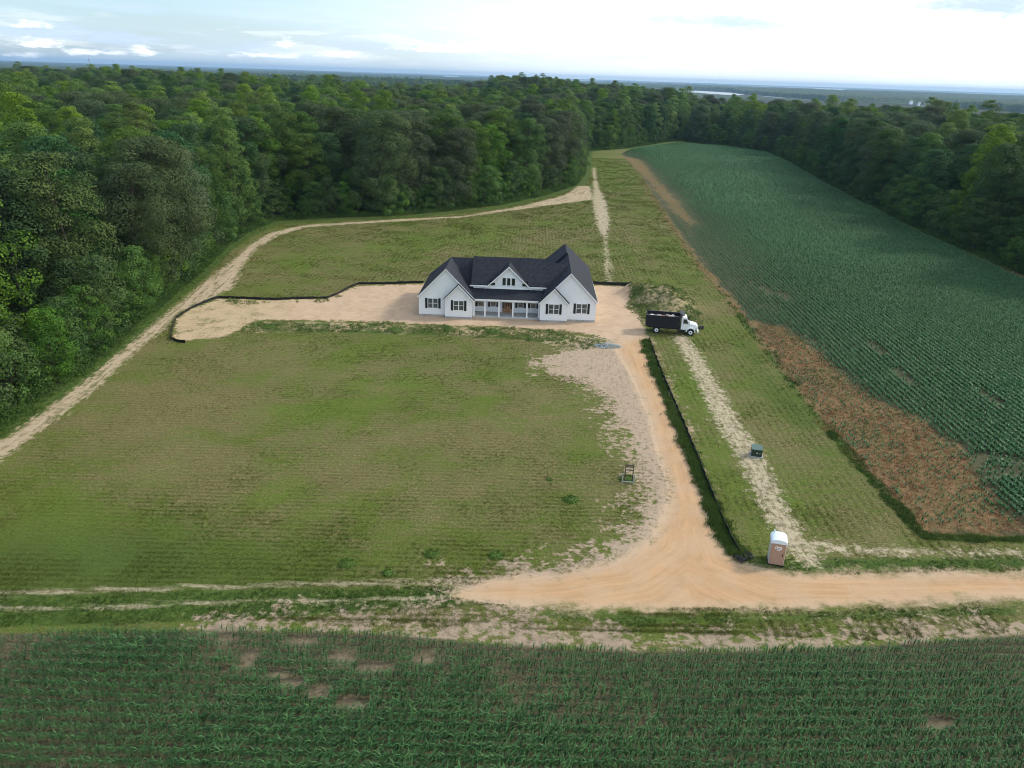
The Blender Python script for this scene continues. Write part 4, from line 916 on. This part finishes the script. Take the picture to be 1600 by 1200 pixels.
# grass: short tufts on the lawn, taller in the verges
def build_grass():
    n = 640000
    y = 42+ (R0.random(n)**1.5)*330; x = (R0.random(n)*2-1)*(.72*y+4)
    xr = np.round((x-.02*y)/.75)*.75+.02*y+R0.normal(0, .11, n); yr = np.round((y-.02*x)/.6)*.6+.02*x+R0.normal(0, .085, n)
    isx = (y > 114) | (x > 16.5); free = R0.random(n) < .45; x = np.where(isx & ~free, xr, x); y = np.where(~isx & ~free, yr, y)
    z = zones(x, y)
    bare = np.maximum.reduce([z['road'], z['pad'], z['rough']*.45-.2, z['track']*.5-.1, z['straw']*.6-.2, z['field'], z['corn']+.3, z['woods']])
    nz = hnoise(x, y, .9, 21)*.5+hnoise(x, y, .25, 22)*.5
    keep = (bare+(nz-.5)*1.6 < 0) & (z['lush'] < .1) & (R0.random(n) < .35+.9*nz-.0) & ~((np.abs(x+1) < 13.2) & (np.abs(y-124) < 12.5))
    x, y = x[keep], y[keep]; n = len(x); print('grass', n)
    protos = [grass_tuft(np.random.default_rng(60+i), 7, .11, .17, .035) for i in range(6)]
    m_ = leaf_mat('grass_blade', ((.082, .115, .016), (.185, .182, .052)), .2, .6, False, .1)
    tint = np.clip(hnoise(x, y, .06, 31)*.6+hnoise(x, y, .5, 32)*.5-.05+R0.normal(0, .15, n), 0, 1)
    bl = blobs(x, y, BRIGHT); dp = blobs(x, y, DEEP); tn = blobs(x, y, TAN); tint = np.clip(tint+tn*.35-dp*.6-bl*.1, 0, 1); kk = R0.random(n) > tn*.5; x, y, tint = x[kk], y[kk], tint[kk]; n = len(x)
    sc = (.5+.55*hnoise(x, y, .3, 33))*np.clip(y/90, .8, 2.6)
    me = multi(protos, addz(np.column_stack([x, y])), R0.uniform(0, 6.28, n), sc, m_, 'lawn_grass', tint=tint, seed=7)
    tag(mesh_obj('lawn_grass', me), 'thin young grass tufts over the mown stubble ground', 'grass', kind='stuff')
    # lush verge grass
    n = 500000; y = 40+R0.random(n)*280; x = (R0.random(n)*2-1)*(.70*y+4)
    y[:220000] = 40+R0.random(220000)*35; x[:220000] = (R0.random(220000)*2-1)*(.70*y[:220000]+4)
    z = zones(x, y); nz = hnoise(x, y, .8, 41)
    keep = (z['lush']+(nz-.5)*1.0 > 0) & (z['road'] < -.05) & (z['track'] < 0) & (z['straw'] < 0) & ((z['rut'] < .05) | (R0.random(n) < .25)) & (z['rough'] < .2) & (z['corn'] < 0) & (z['pad'] < .3)
    # extra tall band on the driveway side of the fence
    x, y = x[keep], y[keep]; fg = sd_line(FENCE_GRASS, 1.5, x, y); vg = sd_line(VERGE, VERGEW, x, y)
    k2 = R0.random(len(x)) < np.where(fg > 0, .8, np.where(vg > 0, .75, .42))*np.clip((300-y)/160, 0, 1); x, y, fg, vg = x[k2], y[k2], fg[k2], vg[k2]
    f2 = np.vstack([np.column_stack([np.interp(R0.random(6000), np.linspace(0, 1, len(FENCE_GRASS)), FENCE_GRASS[:, 0]), np.zeros(6000)])])
    tt = R0.random(6000)*(len(FENCE_GRASS)-1); i0 = tt.astype(int); fr = tt-i0
    fx = FENCE_GRASS[i0, 0]*(1-fr)+FENCE_GRASS[np.minimum(i0+1, len(FENCE_GRASS)-1), 0]*fr+R0.normal(-.05, .30, 6000)*(.5+1.0*hnoise(tt*7, tt*3, 1, 3)); fy = FENCE_GRASS[i0, 1]*(1-fr)+FENCE_GRASS[np.minimum(i0+1, len(FENCE_GRASS)-1), 1]*fr
    x = np.concatenate([x, fx]); y = np.concatenate([y, fy]); fg = np.concatenate([fg, np.ones(6000)]); vg = np.concatenate([vg, -np.ones(6000)]); n = len(x); print('lush', n)
    protos = [grass_tuft(np.random.default_rng(80+i), 8, .26, .18, .045) for i in range(6)]
    m_ = leaf_mat('verge_blade', ((.040, .080, .014), (.120, .175, .036)), .2, .6, False, .1)
    tint = np.clip(hnoise(x, y, .3, 51)*.8+R0.normal(0, .2, n)+np.where(fg > 0, .05, 0), 0, 1)
    sc = (.65+.6*hnoise(x, y, .5, 52))*np.where(fg > 0, .6+.9*hnoise(x, y, .9, 54), np.where(vg > 0, .6+.7*hnoise(x, y, .7, 55), .5))*np.clip(y/70, 1, 2)
    me = multi(protos, addz(np.column_stack([x, y])), R0.uniform(0, 6.28, n), sc, m_, 'verge_grass', tint=tint, seed=8)
    tag(mesh_obj('verge_grass', me), 'taller dark green grass along verges, tracks and the driveway fence', 'grass', kind='stuff')
    # weeds between pad and lawn, on the mound, in the brown strip
    n = 26000; y = R0.uniform(93, 130, n); x = R0.uniform(-45, 32, n); z = zones(x, y)
    keep = ((z['weeds']+(hnoise(x, y, .5, 61)-.62)*2.5 > 0) & (R0.random(n) < .6) | ((sd_poly(MOUND, x, y)+(hnoise(x, y, .5, 62)-.5)*2 > .5) & (R0.random(n) < .45*(hnoise(x, y, .35, 66) > .45)))) & (z['road'] < 0)
    x, y = x[keep], y[keep]; n = len(x); print('weeds', n)
    protos = [leaf_ball(np.random.default_rng(90+i), 16, .26, .30, .16) for i in range(6)]
    m_ = leaf_mat('weed_leaf', ((.080, .130, .026), (.24, .26, .085)), .2, .6, False, .2)
    me = multi(protos, addz(np.column_stack([x, y])), R0.uniform(0, 6.28, n), R0.uniform(.5, 1.3, n), m_, 'weeds', tint=np.clip(hnoise(x, y, .4, 63)+R0.normal(0, .2, n), 0, 1), seed=9)
    tag(mesh_obj('weeds', me), 'ragged weeds between the bare house pad and the lawn', 'weeds', kind='stuff')
    # rusty dead weeds
    n = 60000; y = R0.uniform(55, 130, n); x = R0.uniform(32, 60, n)
    b_ = sd_poly(BROWN, x, y)+(hnoise(x, y, .4, 71)-.5)*3; keep = (b_ > 0) & (R0.random(n) < .6); x, y = x[keep], y[keep]; n = len(x)
    protos = [grass_tuft(np.random.default_rng(95+i), 8, .15, .2, .03) for i in range(5)]
    m_ = leaf_mat('dead_weed', ((.255, .130, .060), (.100, .130, .045)), .1, .8, False, .1)
    me = multi(protos, addz(np.column_stack([x, y])), R0.uniform(0, 6.28, n), R0.uniform(.6, 1.3, n), m_, 'dead_weeds', tint=np.clip((hnoise(x, y, .25, 72)-.42)*3.2+R0.normal(0, .2, n), 0, 1), seed=10)
    tag(mesh_obj('dead_weeds', me), 'rusty brown dead weeds along the near edge of the right-hand field', 'dead weeds', kind='stuff')
build_grass()

# single weed clumps that can be told apart
def build_clumps():
    m_ = leaf_mat('clump_leaf', ((.060, .130, .022), (.16, .26, .05)), .2, .6, False, .2)
    L = [(618, 518, 1.5, .9, 'large round dark green bush in the weedy strip below the house'), (542, 882, .75, .35, 'dark green weed clump on the near lawn, left of the pair by the road'),
         (674, 866, .65, .3, 'low green weed clump on the near lawn, midway between its neighbours'), (776, 868, .7, .3, 'low green weed clump at the lawn corner near the road'),
         (892, 781, .8, .3, 'flat green weed clump on the lawn left of the wooden frame'), (700, 516, 1.1, .8, 'green bush in front of the left porch column'),
         (770, 519, 1.3, .6, 'wide low bush in front of the right porch half'), (420, 512, 1.2, .5, 'green bush at the left end of the weedy strip'), (980, 748, .9, .25, 'bright green weed patch growing inside the wooden frame'),
         (828, 532, .5, .7, 'upright small bush below the right wing of the house'), (606, 896, .5, .25, 'tiny green weed clump near the grassy track'), (858, 750, .3, .2, 'very small green weed on the right side of the lawn')]
    for i, (px, py, r_, h_, lab) in enumerate(L):
        x, y = unp(px, py); V, F = leaf_ball(np.random.default_rng(120+i), int(500*r_*r_)+120, r_, h_*.8, .14)
        rr = np.random.default_rng(i); me = fast_mesh('weed_clump', V, F, m_, fattrs={'tint': rr.random(len(F))})
        o = mesh_obj('weed_clump', me); o.location = (x, y, 0); tag(o, lab, 'bush' if h_ > .45 else 'weed clump')
build_clumps()

# stones / gravel pile near the driveway top
def build_stones():
    r = np.random.default_rng(5); x0, y0 = unp(948, 541); V = []; F = []; n = 500
    for i in range(n):
        a = r.uniform(0, 6.28); d = math.sqrt(r.random()); p = np.array([x0+1.9*d*math.cos(a), y0+1.1*d*math.sin(a), .03+.28*(1-d)]); s = r.uniform(.05, .13)
        o = np.array([(1, 0, 0), (-1, 0, 0), (0, 1, 0), (0, -1, 0), (0, 0, .8), (0, 0, -.8)])*s*r.uniform(.6, 1.2, (6, 3)); b = len(V)
        V += list(o+p); F += [(b, b+2, b+4), (b+2, b+1, b+4), (b+1, b+3, b+4), (b+3, b, b+4), (b+2, b, b+5), (b+1, b+2, b+5), (b+3, b+1, b+5), (b, b+3, b+5)]
    me = fast_mesh('gravel_pile', V, F, mat('blue_grey_gravel', (.36, .41, .42), var=.4, vscale=6)); tag(mesh_obj('gravel_pile', me), 'low spread of blue-grey gravel beside the driveway top', 'gravel', kind='stuff')
build_stones()

# ------------------------------------------------------------------ trees
KINDS = {  # R, height, crown base, profile power, clumps, leaf colours
    'oak':    dict(R=6.6, H=24, base=2.5, top=2.2, n=100, cr=(1.5, 2.7), col=((.036, .060, .024), (.094, .128, .050))),
    'poplar': dict(R=4.4, H=26.5, base=3.0, top=1.6, n=92, cr=(1.1, 2.0), col=((.052, .104, .014), (.165, .250, .034))),
    'maple':  dict(R=5.2, H=23, base=2.0, top=2.0, n=96, cr=(1.3, 2.3), col=((.036, .080, .014), (.100, .172, .028))),
    'dark':   dict(R=5.0, H=22, base=1.5, top=2.0, n=92, cr=(1.3, 2.3), col=((.016, .050, .014), (.046, .105, .028))),
    'young':  dict(R=3.2, H=10.5, base=.3, top=1.5, n=60, cr=(.8, 1.4), col=((.034, .080, .016), (.105, .185, .034))),
}
LM = {k: leaf_mat(k+'_leaves', v['col'], .22) for k, v in KINDS.items()}
M_bark = mat('bark', (.085, .070, .055), rough=.9, var=.5, vscale=2, bump=.6, bscale=8)
def tree_mesh(kind, seed, nl=170):
    K = KINDS[kind]; r = np.random.default_rng(seed); H_, R_, b0 = K['H'], K['R'], K['base']
    Vs = []; T = []
    n = K['n']; cl = []
    hh = H_-b0
    lop = r.normal(0, .12, 2)
    ang0 = r.uniform(0, 6.28, 3)
    for i in range(n):
        t_ = (i+.5)/n; t_ = t_**.85; z = b0+hh*t_
        tt = max(0, (t_-.42)/.58); prof = (1-tt**K['top'])**.55*(.78+.22*min(1, t_/.3))
        a = i*2.39996+r.normal(0, .35)
        lobe = 1+.22*math.sin(3*a+ang0[0]+t_*4)+.12*math.sin(5*a+ang0[1]-t_*7)
        rad = R_*prof*lobe*(r.uniform(.25, 1.0)**.5 if i % 4 else r.uniform(.1, .6))
        cr = r.uniform(*K['cr'])*(.7+.4*prof)
        z2 = min(z+r.normal(0, .8), H_-cr*.8)
        cl.append((rad*math.cos(a)+lop[0]*z, rad*math.sin(a)+lop[1]*z, z2, cr))
    for (x, y, z, cr) in cl:
        m_ = int(nl*(cr/1.6)**1.6); d = r.normal(size=(m_, 3)); d /= np.linalg.norm(d, axis=1)[:, None]
        d[:, 2] = np.where(d[:, 2] < -.35, -d[:, 2], d[:, 2])
        out = np.array([x, y, 0.6*(z-b0-hh*.4)]); out /= np.linalg.norm(out)+1e-6
        d = np.where((d@out < -.35)[:, None], -d, d)
        p = np.array([x, y, z])+d*np.array([cr, cr, cr*.72])*r.uniform(.84, 1.08, (m_, 1))
        nn = d*1.0+np.array([0, 0, .25])+r.normal(0, .30, (m_, 3)); nn /= np.linalg.norm(nn, axis=1)[:, None]
        a = np.cross(nn, r.normal(size=(m_, 3))); a /= np.linalg.norm(a, axis=1)[:, None]; b = np.cross(nn, a)
        s = (.155 if kind != 'young' else .13)*r.uniform(.7, 1.35, (m_, 1))
        q = np.stack([p-a*s, p+b*s*.62, p+a*s, p-b*s*.62], 1); Vs.append(q.reshape(-1, 3))
        T.append(np.clip(r.normal(.5, .22)+r.normal(0, .17, m_), 0, 1))
    V = np.vstack(Vs); F = np.arange(len(V)).reshape(-1, 4)
    crown = fast_mesh('crown', V, F, LM[kind], fattrs={'tint': np.concatenate(T)})
    tb = MB(); rt = .28 if kind != 'young' else .1; tx, ty = lop
    prev = (0, 0, -.3); pr = rt*1.25
    for k in range(1, 6):
        z = (H_*.86)*k/5; q = (tx*z+r.normal(0, .12), ty*z+r.normal(0, .12), z); rr_ = rt*(1-.8*k/5)+.03
        tb.cyl(prev, q, pr, rr_, n=8, caps=False); prev, pr = q, rr_
    for (x, y, z, cr) in cl[::4]:
        zb = max(1.0, z-r.uniform(2, 4.5)*(.4 if kind == 'young' else 1)); s0 = (tx*zb, ty*zb, zb); tb.cyl(s0, (x, y, z), rt*.28, .025, n=5, caps=False)
    me = bpy.data.meshes.new('trunk'); me.from_pydata([tuple(p) for p in tb.v], [], tb.f); me.materials.append(M_bark)
    return crown, me
PROTO = {}
for k, ns in (('oak', 3), ('poplar', 3), ('maple', 3), ('dark', 2), ('young', 3)):
    PROTO[k] = [tree_mesh(k, 1000+i*7+len(k)*31) for i in range(ns)]

def edge_param(x, y):
    """distance along the woods edge of nearest point"""
    best = np.full(x.shape, 1e9); par = np.zeros(x.shape); acc = 0
    for i in range(len(EDGE)-1):
        ax, ay = EDGE[i]; bx, by = EDGE[i+1]; ex, ey = bx-ax, by-ay; L = math.hypot(ex, ey)+1e-9
        t_ = np.clip(((x-ax)*ex+(y-ay)*ey)/L**2, 0, 1); d = (x-ax-t_*ex)**2+(y-ay-t_*ey)**2
        q = d < best; best[q] = d[q]; par[q] = acc+t_[q]*L; acc += L
    return par

def build_trees():
    r = np.random.default_rng(21)
    # all tree sites: jittered grid in the woods, coarser far away
    sites = []
    for (d0, d1, sp, mar) in ((0, 420, 8.2, 1), (420, 1000, 8.6, 1), (1000, 2700, 10.5, 1)):
        g = np.arange(-d1, d1, sp); gy = np.arange(20, d1+sp, sp)
        X, Y = np.meshgrid(g, gy); X = X+(np.arange(len(gy))[:, None] % 2)*sp/2
        X = (X+r.normal(0, sp*.17, X.shape)).ravel(); Y = (Y+r.normal(0, sp*.17, Y.shape)).ravel()
        d = np.hypot(X, Y); q = (d >= d0) & (d < d1) & (np.abs(X) < .74*Y+26); X, Y = X[q], Y[q]; d = d[q]
        if d0 < 900: q = (sd_poly(WOODS, X, Y, 400) > 3.0)
        else: q = np.ones(len(X), bool)
        q &= ~((d > 1550) & river(X, Y)) & ~((d > 850) & (np.degrees(np.arctan2(X, Y)) > 9)); sites.append(np.column_stack([X[q], Y[q]]))
    s = np.vstack(sites); ed = sd_poly(WOODS, s[:, 0], s[:, 1], 60); dist = np.hypot(s[:, 0], s[:, 1])
    sp = hnoise(s[:, 0], s[:, 1], 1/28., 77)*.55+r.random(len(s))*.5
    kind = np.select([sp < .34, sp < .50, sp < .74], [0, 3, 2], 1)     # oak, dark, maple, poplar
    names = ['oak', 'poplar', 'maple', 'dark']
    zt = zg(s[:, 0], s[:, 1]); scale = r.uniform(.86, 1.12, len(s)); rot = r.uniform(0, 6.28, len(s))
    scale *= .97; scale = np.where(dist > 380, scale*r.choice([.86, .95, 1.03, 1.12], len(s), p=[.3, .35, .25, .1]), scale)
    # score: nearest ones that show
    fr = (np.abs(s[:, 0]) < .672*s[:, 1]+5) & (s[:, 1] > 45)
    vis = np.where(ed < 9, 1.0, np.where(ed < 18, .62, .42))
    score = np.where(fr, vis/dist, 0); order = np.argsort(-score)[:268]; ind = np.zeros(len(s), bool); ind[order] = True
    print('tree sites', len(s))
    par = edge_param(s[:, 0], s[:, 1]); acc = 0; EL = np.concatenate([[0], np.cumsum(np.hypot(*np.diff(EDGE, axis=0).T))])
    nl_ = len(LEFT_EDGE); bend = EL[9]; corner = EL[nl_-3]; farend = EL[nl_+1]
    def region(p):
        return ('the left woods' if p < bend else 'the woods behind the house' if p < corner else 'the far tree line' if p < farend else 'the right-hand woods')
    def nth(n): return '%d%s' % (n, 'th' if n % 100 in (11, 12, 13) else {1: 'st', 2: 'nd', 3: 'rd'}.get(n % 10, 'th'))
    look = {0: ('broadleaf_tree', 'broad dull grey-green'), 1: ('broadleaf_tree', 'tall narrow bright green'), 2: ('broadleaf_tree', 'rounded mid-green'), 3: ('broadleaf_tree', 'dense dark green')}
    # ordinals along the edge per region and row
    cnt = {}; lab = {}
    for i in sorted(order, key=lambda j: par[j]):
        rg = region(par[i]); row = 'front row' if ed[i] < 9 else 'second row' if ed[i] < 17 else 'deeper rows'
        key = (rg, row); cnt[key] = cnt.get(key, 0)+1
        if row != 'deeper rows':
            lab[i] = ('%s tree, %s along the %s of %s' % (look[kind[i]][1], nth(cnt[key]), row, rg), 'trees in the %s of %s' % (row, rg))
        else: lab[i] = ('%s crown deep in %s' % (look[kind[i]][1], rg), '%s crowns deep in %s' % (look[kind[i]][1], rg))
    for i in order:
        k = names[kind[i]]; cm, tm = PROTO[k][i % len(PROTO[k])]
        e = empty(look[kind[i]][0], (s[i, 0], s[i, 1], zt[i]), rot[i], scale[i])
        tag(e, lab[i][0], 'tree', lab[i][1])
        mesh_obj('crown', cm, e); mesh_obj('trunk', tm, e)
    # young trees and edge bushes in front of the woods
    young = []; sdist = np.arange(0, EL[-1], 3.4); rr = np.random.default_rng(4); n_y = 0
    for d in sdist:
        i = np.searchsorted(EL, d)-1; i = max(0, min(i, len(EDGE)-2)); a, b = EDGE[i], EDGE[i+1]; u = (b-a)/np.linalg.norm(b-a); nrm = np.array([-u[1], u[0]])
        p = a+u*(d-EL[i])+nrm*rr.uniform(1.6, 4.8)
        if sd_poly(WOODS, p[:1], p[1:])[0] < 1.2: p = a+u*(d-EL[i])-nrm*rr.uniform(1.6, 4.8)
        if sd_poly(WOODS, p[:1], p[1:])[0] < 1.2 or abs(p[0]) > .70*p[1]+6 or p[1] < 45: continue
        sc_ = rr.uniform(.45, 1.15); young.append((p, sc_, d))
    cnt = {}
    for p, sc_, d in young:
        rg = region(d); cnt[rg] = cnt.get(rg, 0)+1; cm, tm = PROTO['young'][int(d*10) % 3]
        e = empty('young_tree', (p[0], p[1], float(zg(p[0], p[1]))), rr.uniform(0, 6.28), sc_)
        tag(e, '%s understorey tree, %s along the foot of %s' % ('small' if sc_ < .7 else 'medium-sized' if sc_ < .95 else 'larger', nth(cnt[rg]), rg), 'young tree', 'understorey trees at the foot of '+rg)
        mesh_obj('crown', cm, e); mesh_obj('trunk', tm, e)
    print('young', len(young))
    # undergrowth along the edge
    n = 30000; t_ = rr.random(n)*EL[-1]; i = np.clip(np.searchsorted(EL, t_)-1, 0, len(EDGE)-2); a = EDGE[i]; b = EDGE[i+1]; u = (b-a)/np.linalg.norm(b-a, axis=1)[:, None]
    p = a+u*(t_-EL[i])[:, None]+np.column_stack([-u[:, 1], u[:, 0]])*rr.normal(0, 1.6, n)[:, None]
    ok = (np.abs(p[:, 0]) < .72*p[:, 1]+6) & (sd_poly(WOODS, p[:, 0], p[:, 1]) > -1.0); p = p[ok]; n = len(p)
    protos = [leaf_ball(np.random.default_rng(190+i), 26, .6, .9, .26) for i in range(5)]
    m_ = leaf_mat('undergrowth_leaf', ((.030, .072, .014), (.095, .170, .032)), .2, .6, False, .1)
    sz = (.5+1.1*hnoise(p[:, 0], p[:, 1], .25, 91))*np.clip(.5+sd_poly(WOODS, p[:, 0], p[:, 1])*.35, .35, 1.3)
    me = multi(protos, addz(p), rr.uniform(0, 6.28, n), sz, m_, 'undergrowth', tint=np.clip(hnoise(p[:, 0], p[:, 1], .3, 92)+rr.normal(0, .15, n), 0, 1), seed=12)
    tag(mesh_obj('undergrowth', me), 'tangled green undergrowth along the foot of the woods', 'undergrowth', kind='stuff')
    # the rest of the wood as one object
    rest = ~ind & (np.abs(s[:, 0]) < .74*s[:, 1]+26); q = np.where(rest)[0]
    col = bpy.data.collections.new('tree_kinds')
    ki = 0; base = {}
    for k in names:
        base[k] = ki
        for (cm, tm) in PROTO[k]:
            o = bpy.data.objects.new('k%02d' % ki, cm); col.objects.link(o); ki += 1
    V = np.column_stack([s[q], zt[q]]); me = bpy.data.meshes.new('woodland'); me.from_pydata(V.tolist(), [], [])
    idx = np.array([base[names[kind[i]]]+i % len(PROTO[names[kind[i]]]) for i in q], np.int32)
    at = me.attributes.new('kidx', 'INT', 'POINT'); at.data.foreach_set('value', idx)
    at = me.attributes.new('krot', 'FLOAT', 'POINT'); at.data.foreach_set('value', rot[q].astype(np.float32))
    at = me.attributes.new('kscl', 'FLOAT', 'POINT'); at.data.foreach_set('value', scale[q].astype(np.float32))
    o = mesh_obj('woodland', me); tag(o, 'unbroken broadleaf woodland stretching from behind the edge trees to the distance', 'woodland', kind='stuff')
    ng = bpy.data.node_groups.new('woodland', 'GeometryNodeTree')
    ng.interface.new_socket('Geometry', in_out='INPUT', socket_type='NodeSocketGeometry'); ng.interface.new_socket('Geometry', in_out='OUTPUT', socket_type='NodeSocketGeometry')
    N = ng.nodes; L = ng.links; gi = N.new('NodeGroupInput'); go = N.new('NodeGroupOutput')
    ci = N.new('GeometryNodeCollectionInfo'); ci.inputs['Collection'].default_value = col; ci.inputs['Separate Children'].default_value = True; ci.inputs['Reset Children'].default_value = True
    ip = N.new('GeometryNodeInstanceOnPoints'); ip.inputs['Pick Instance'].default_value = True
    def na(nm, tp):
        a = N.new('GeometryNodeInputNamedAttribute'); a.data_type = tp; a.inputs['Name'].default_value = nm; return a.outputs['Attribute']
    cx = N.new('ShaderNodeCombineXYZ'); L.new(na('krot', 'FLOAT'), cx.inputs[2])
    L.new(gi.outputs[0], ip.inputs['Points']); L.new(ci.outputs[0], ip.inputs['Instance']); L.new(na('kidx', 'INT'), ip.inputs['Instance Index'])
    L.new(cx.outputs[0], ip.inputs['Rotation']); L.new(na('kscl', 'FLOAT'), ip.inputs['Scale']); L.new(ip.outputs[0], go.inputs[0])
    md = o.modifiers.new('wood', 'NODES'); md.node_group = ng
build_trees()

# canopy of the far-off wooded country
def build_far():
    az = np.radians(np.linspace(-40, 42, 900)); d = [2600.]
    d = [2600.]
    while d[-1] < 25500: d.append(d[-1]*1.011)
    d = np.array(d); A, D = np.meshgrid(az, d); X = D*np.sin(A); Y = D*np.cos(A)
    r = np.random.default_rng(3); Z = zg(X, Y)+15+r.uniform(-3.5, 3.5, X.shape)+(hnoise(X, Y, 1/60., 15)-.5)*6
    azd = np.degrees(A); cc = np.interp(azd, [8, 12, 15, 20, 26, 33, 40], [5200, 5000, 4300, 3300, 2900, 2450, 2300]); Z = np.where((azd > 8) & (D < cc), -19, Z)
    wet = river(X, Y); gap = (hnoise(X, Y, 1/700., 33) > .80)
    Z = np.where(wet, -40, np.where(gap, zg(X, Y)+.4, Z))
    idx = np.arange(X.size).reshape(X.shape); F = np.stack([idx[:-1, :-1], idx[:-1, 1:], idx[1:, 1:], idx[1:, :-1]], -1).reshape(-1, 4)
    wf = wet.ravel()[F].all(1); F = F[~wf]
    m_ = mat('far_canopy', (.024, .046, .016), rough=.9, col2=(.050, .078, .028), vscale=.02, spec=.1, coords='Object')
    me = fast_mesh('distant_forest', np.stack([X.ravel(), Y.ravel(), Z.ravel()], 1), F, m_)
    tag(mesh_obj('distant_forest', me), 'hazy blue wooded country reaching to the horizon', 'forest', kind='stuff')
build_far()

# ------------------------------------------------------------------ haze
hz = MB(); hz.box(-21000, 21000, -420, 25900, -60, 100)
M_haze = bpy.data.materials.new('haze'); M_haze.use_nodes = True; nt = M_haze.node_tree; nt.nodes.clear()
ho = nt.nodes.new('ShaderNodeOutputMaterial'); pv = nt.nodes.new('ShaderNodeVolumePrincipled')
pv.inputs['Color'].default_value = (.44, .68, .98, 1); pv.inputs['Density'].default_value = 6.5e-5; pv.inputs['Anisotropy'].default_value = .2
nt.links.new(pv.outputs[0], ho.inputs['Volume'])
tag(hz.obj('haze', M_haze), kind='stuff')
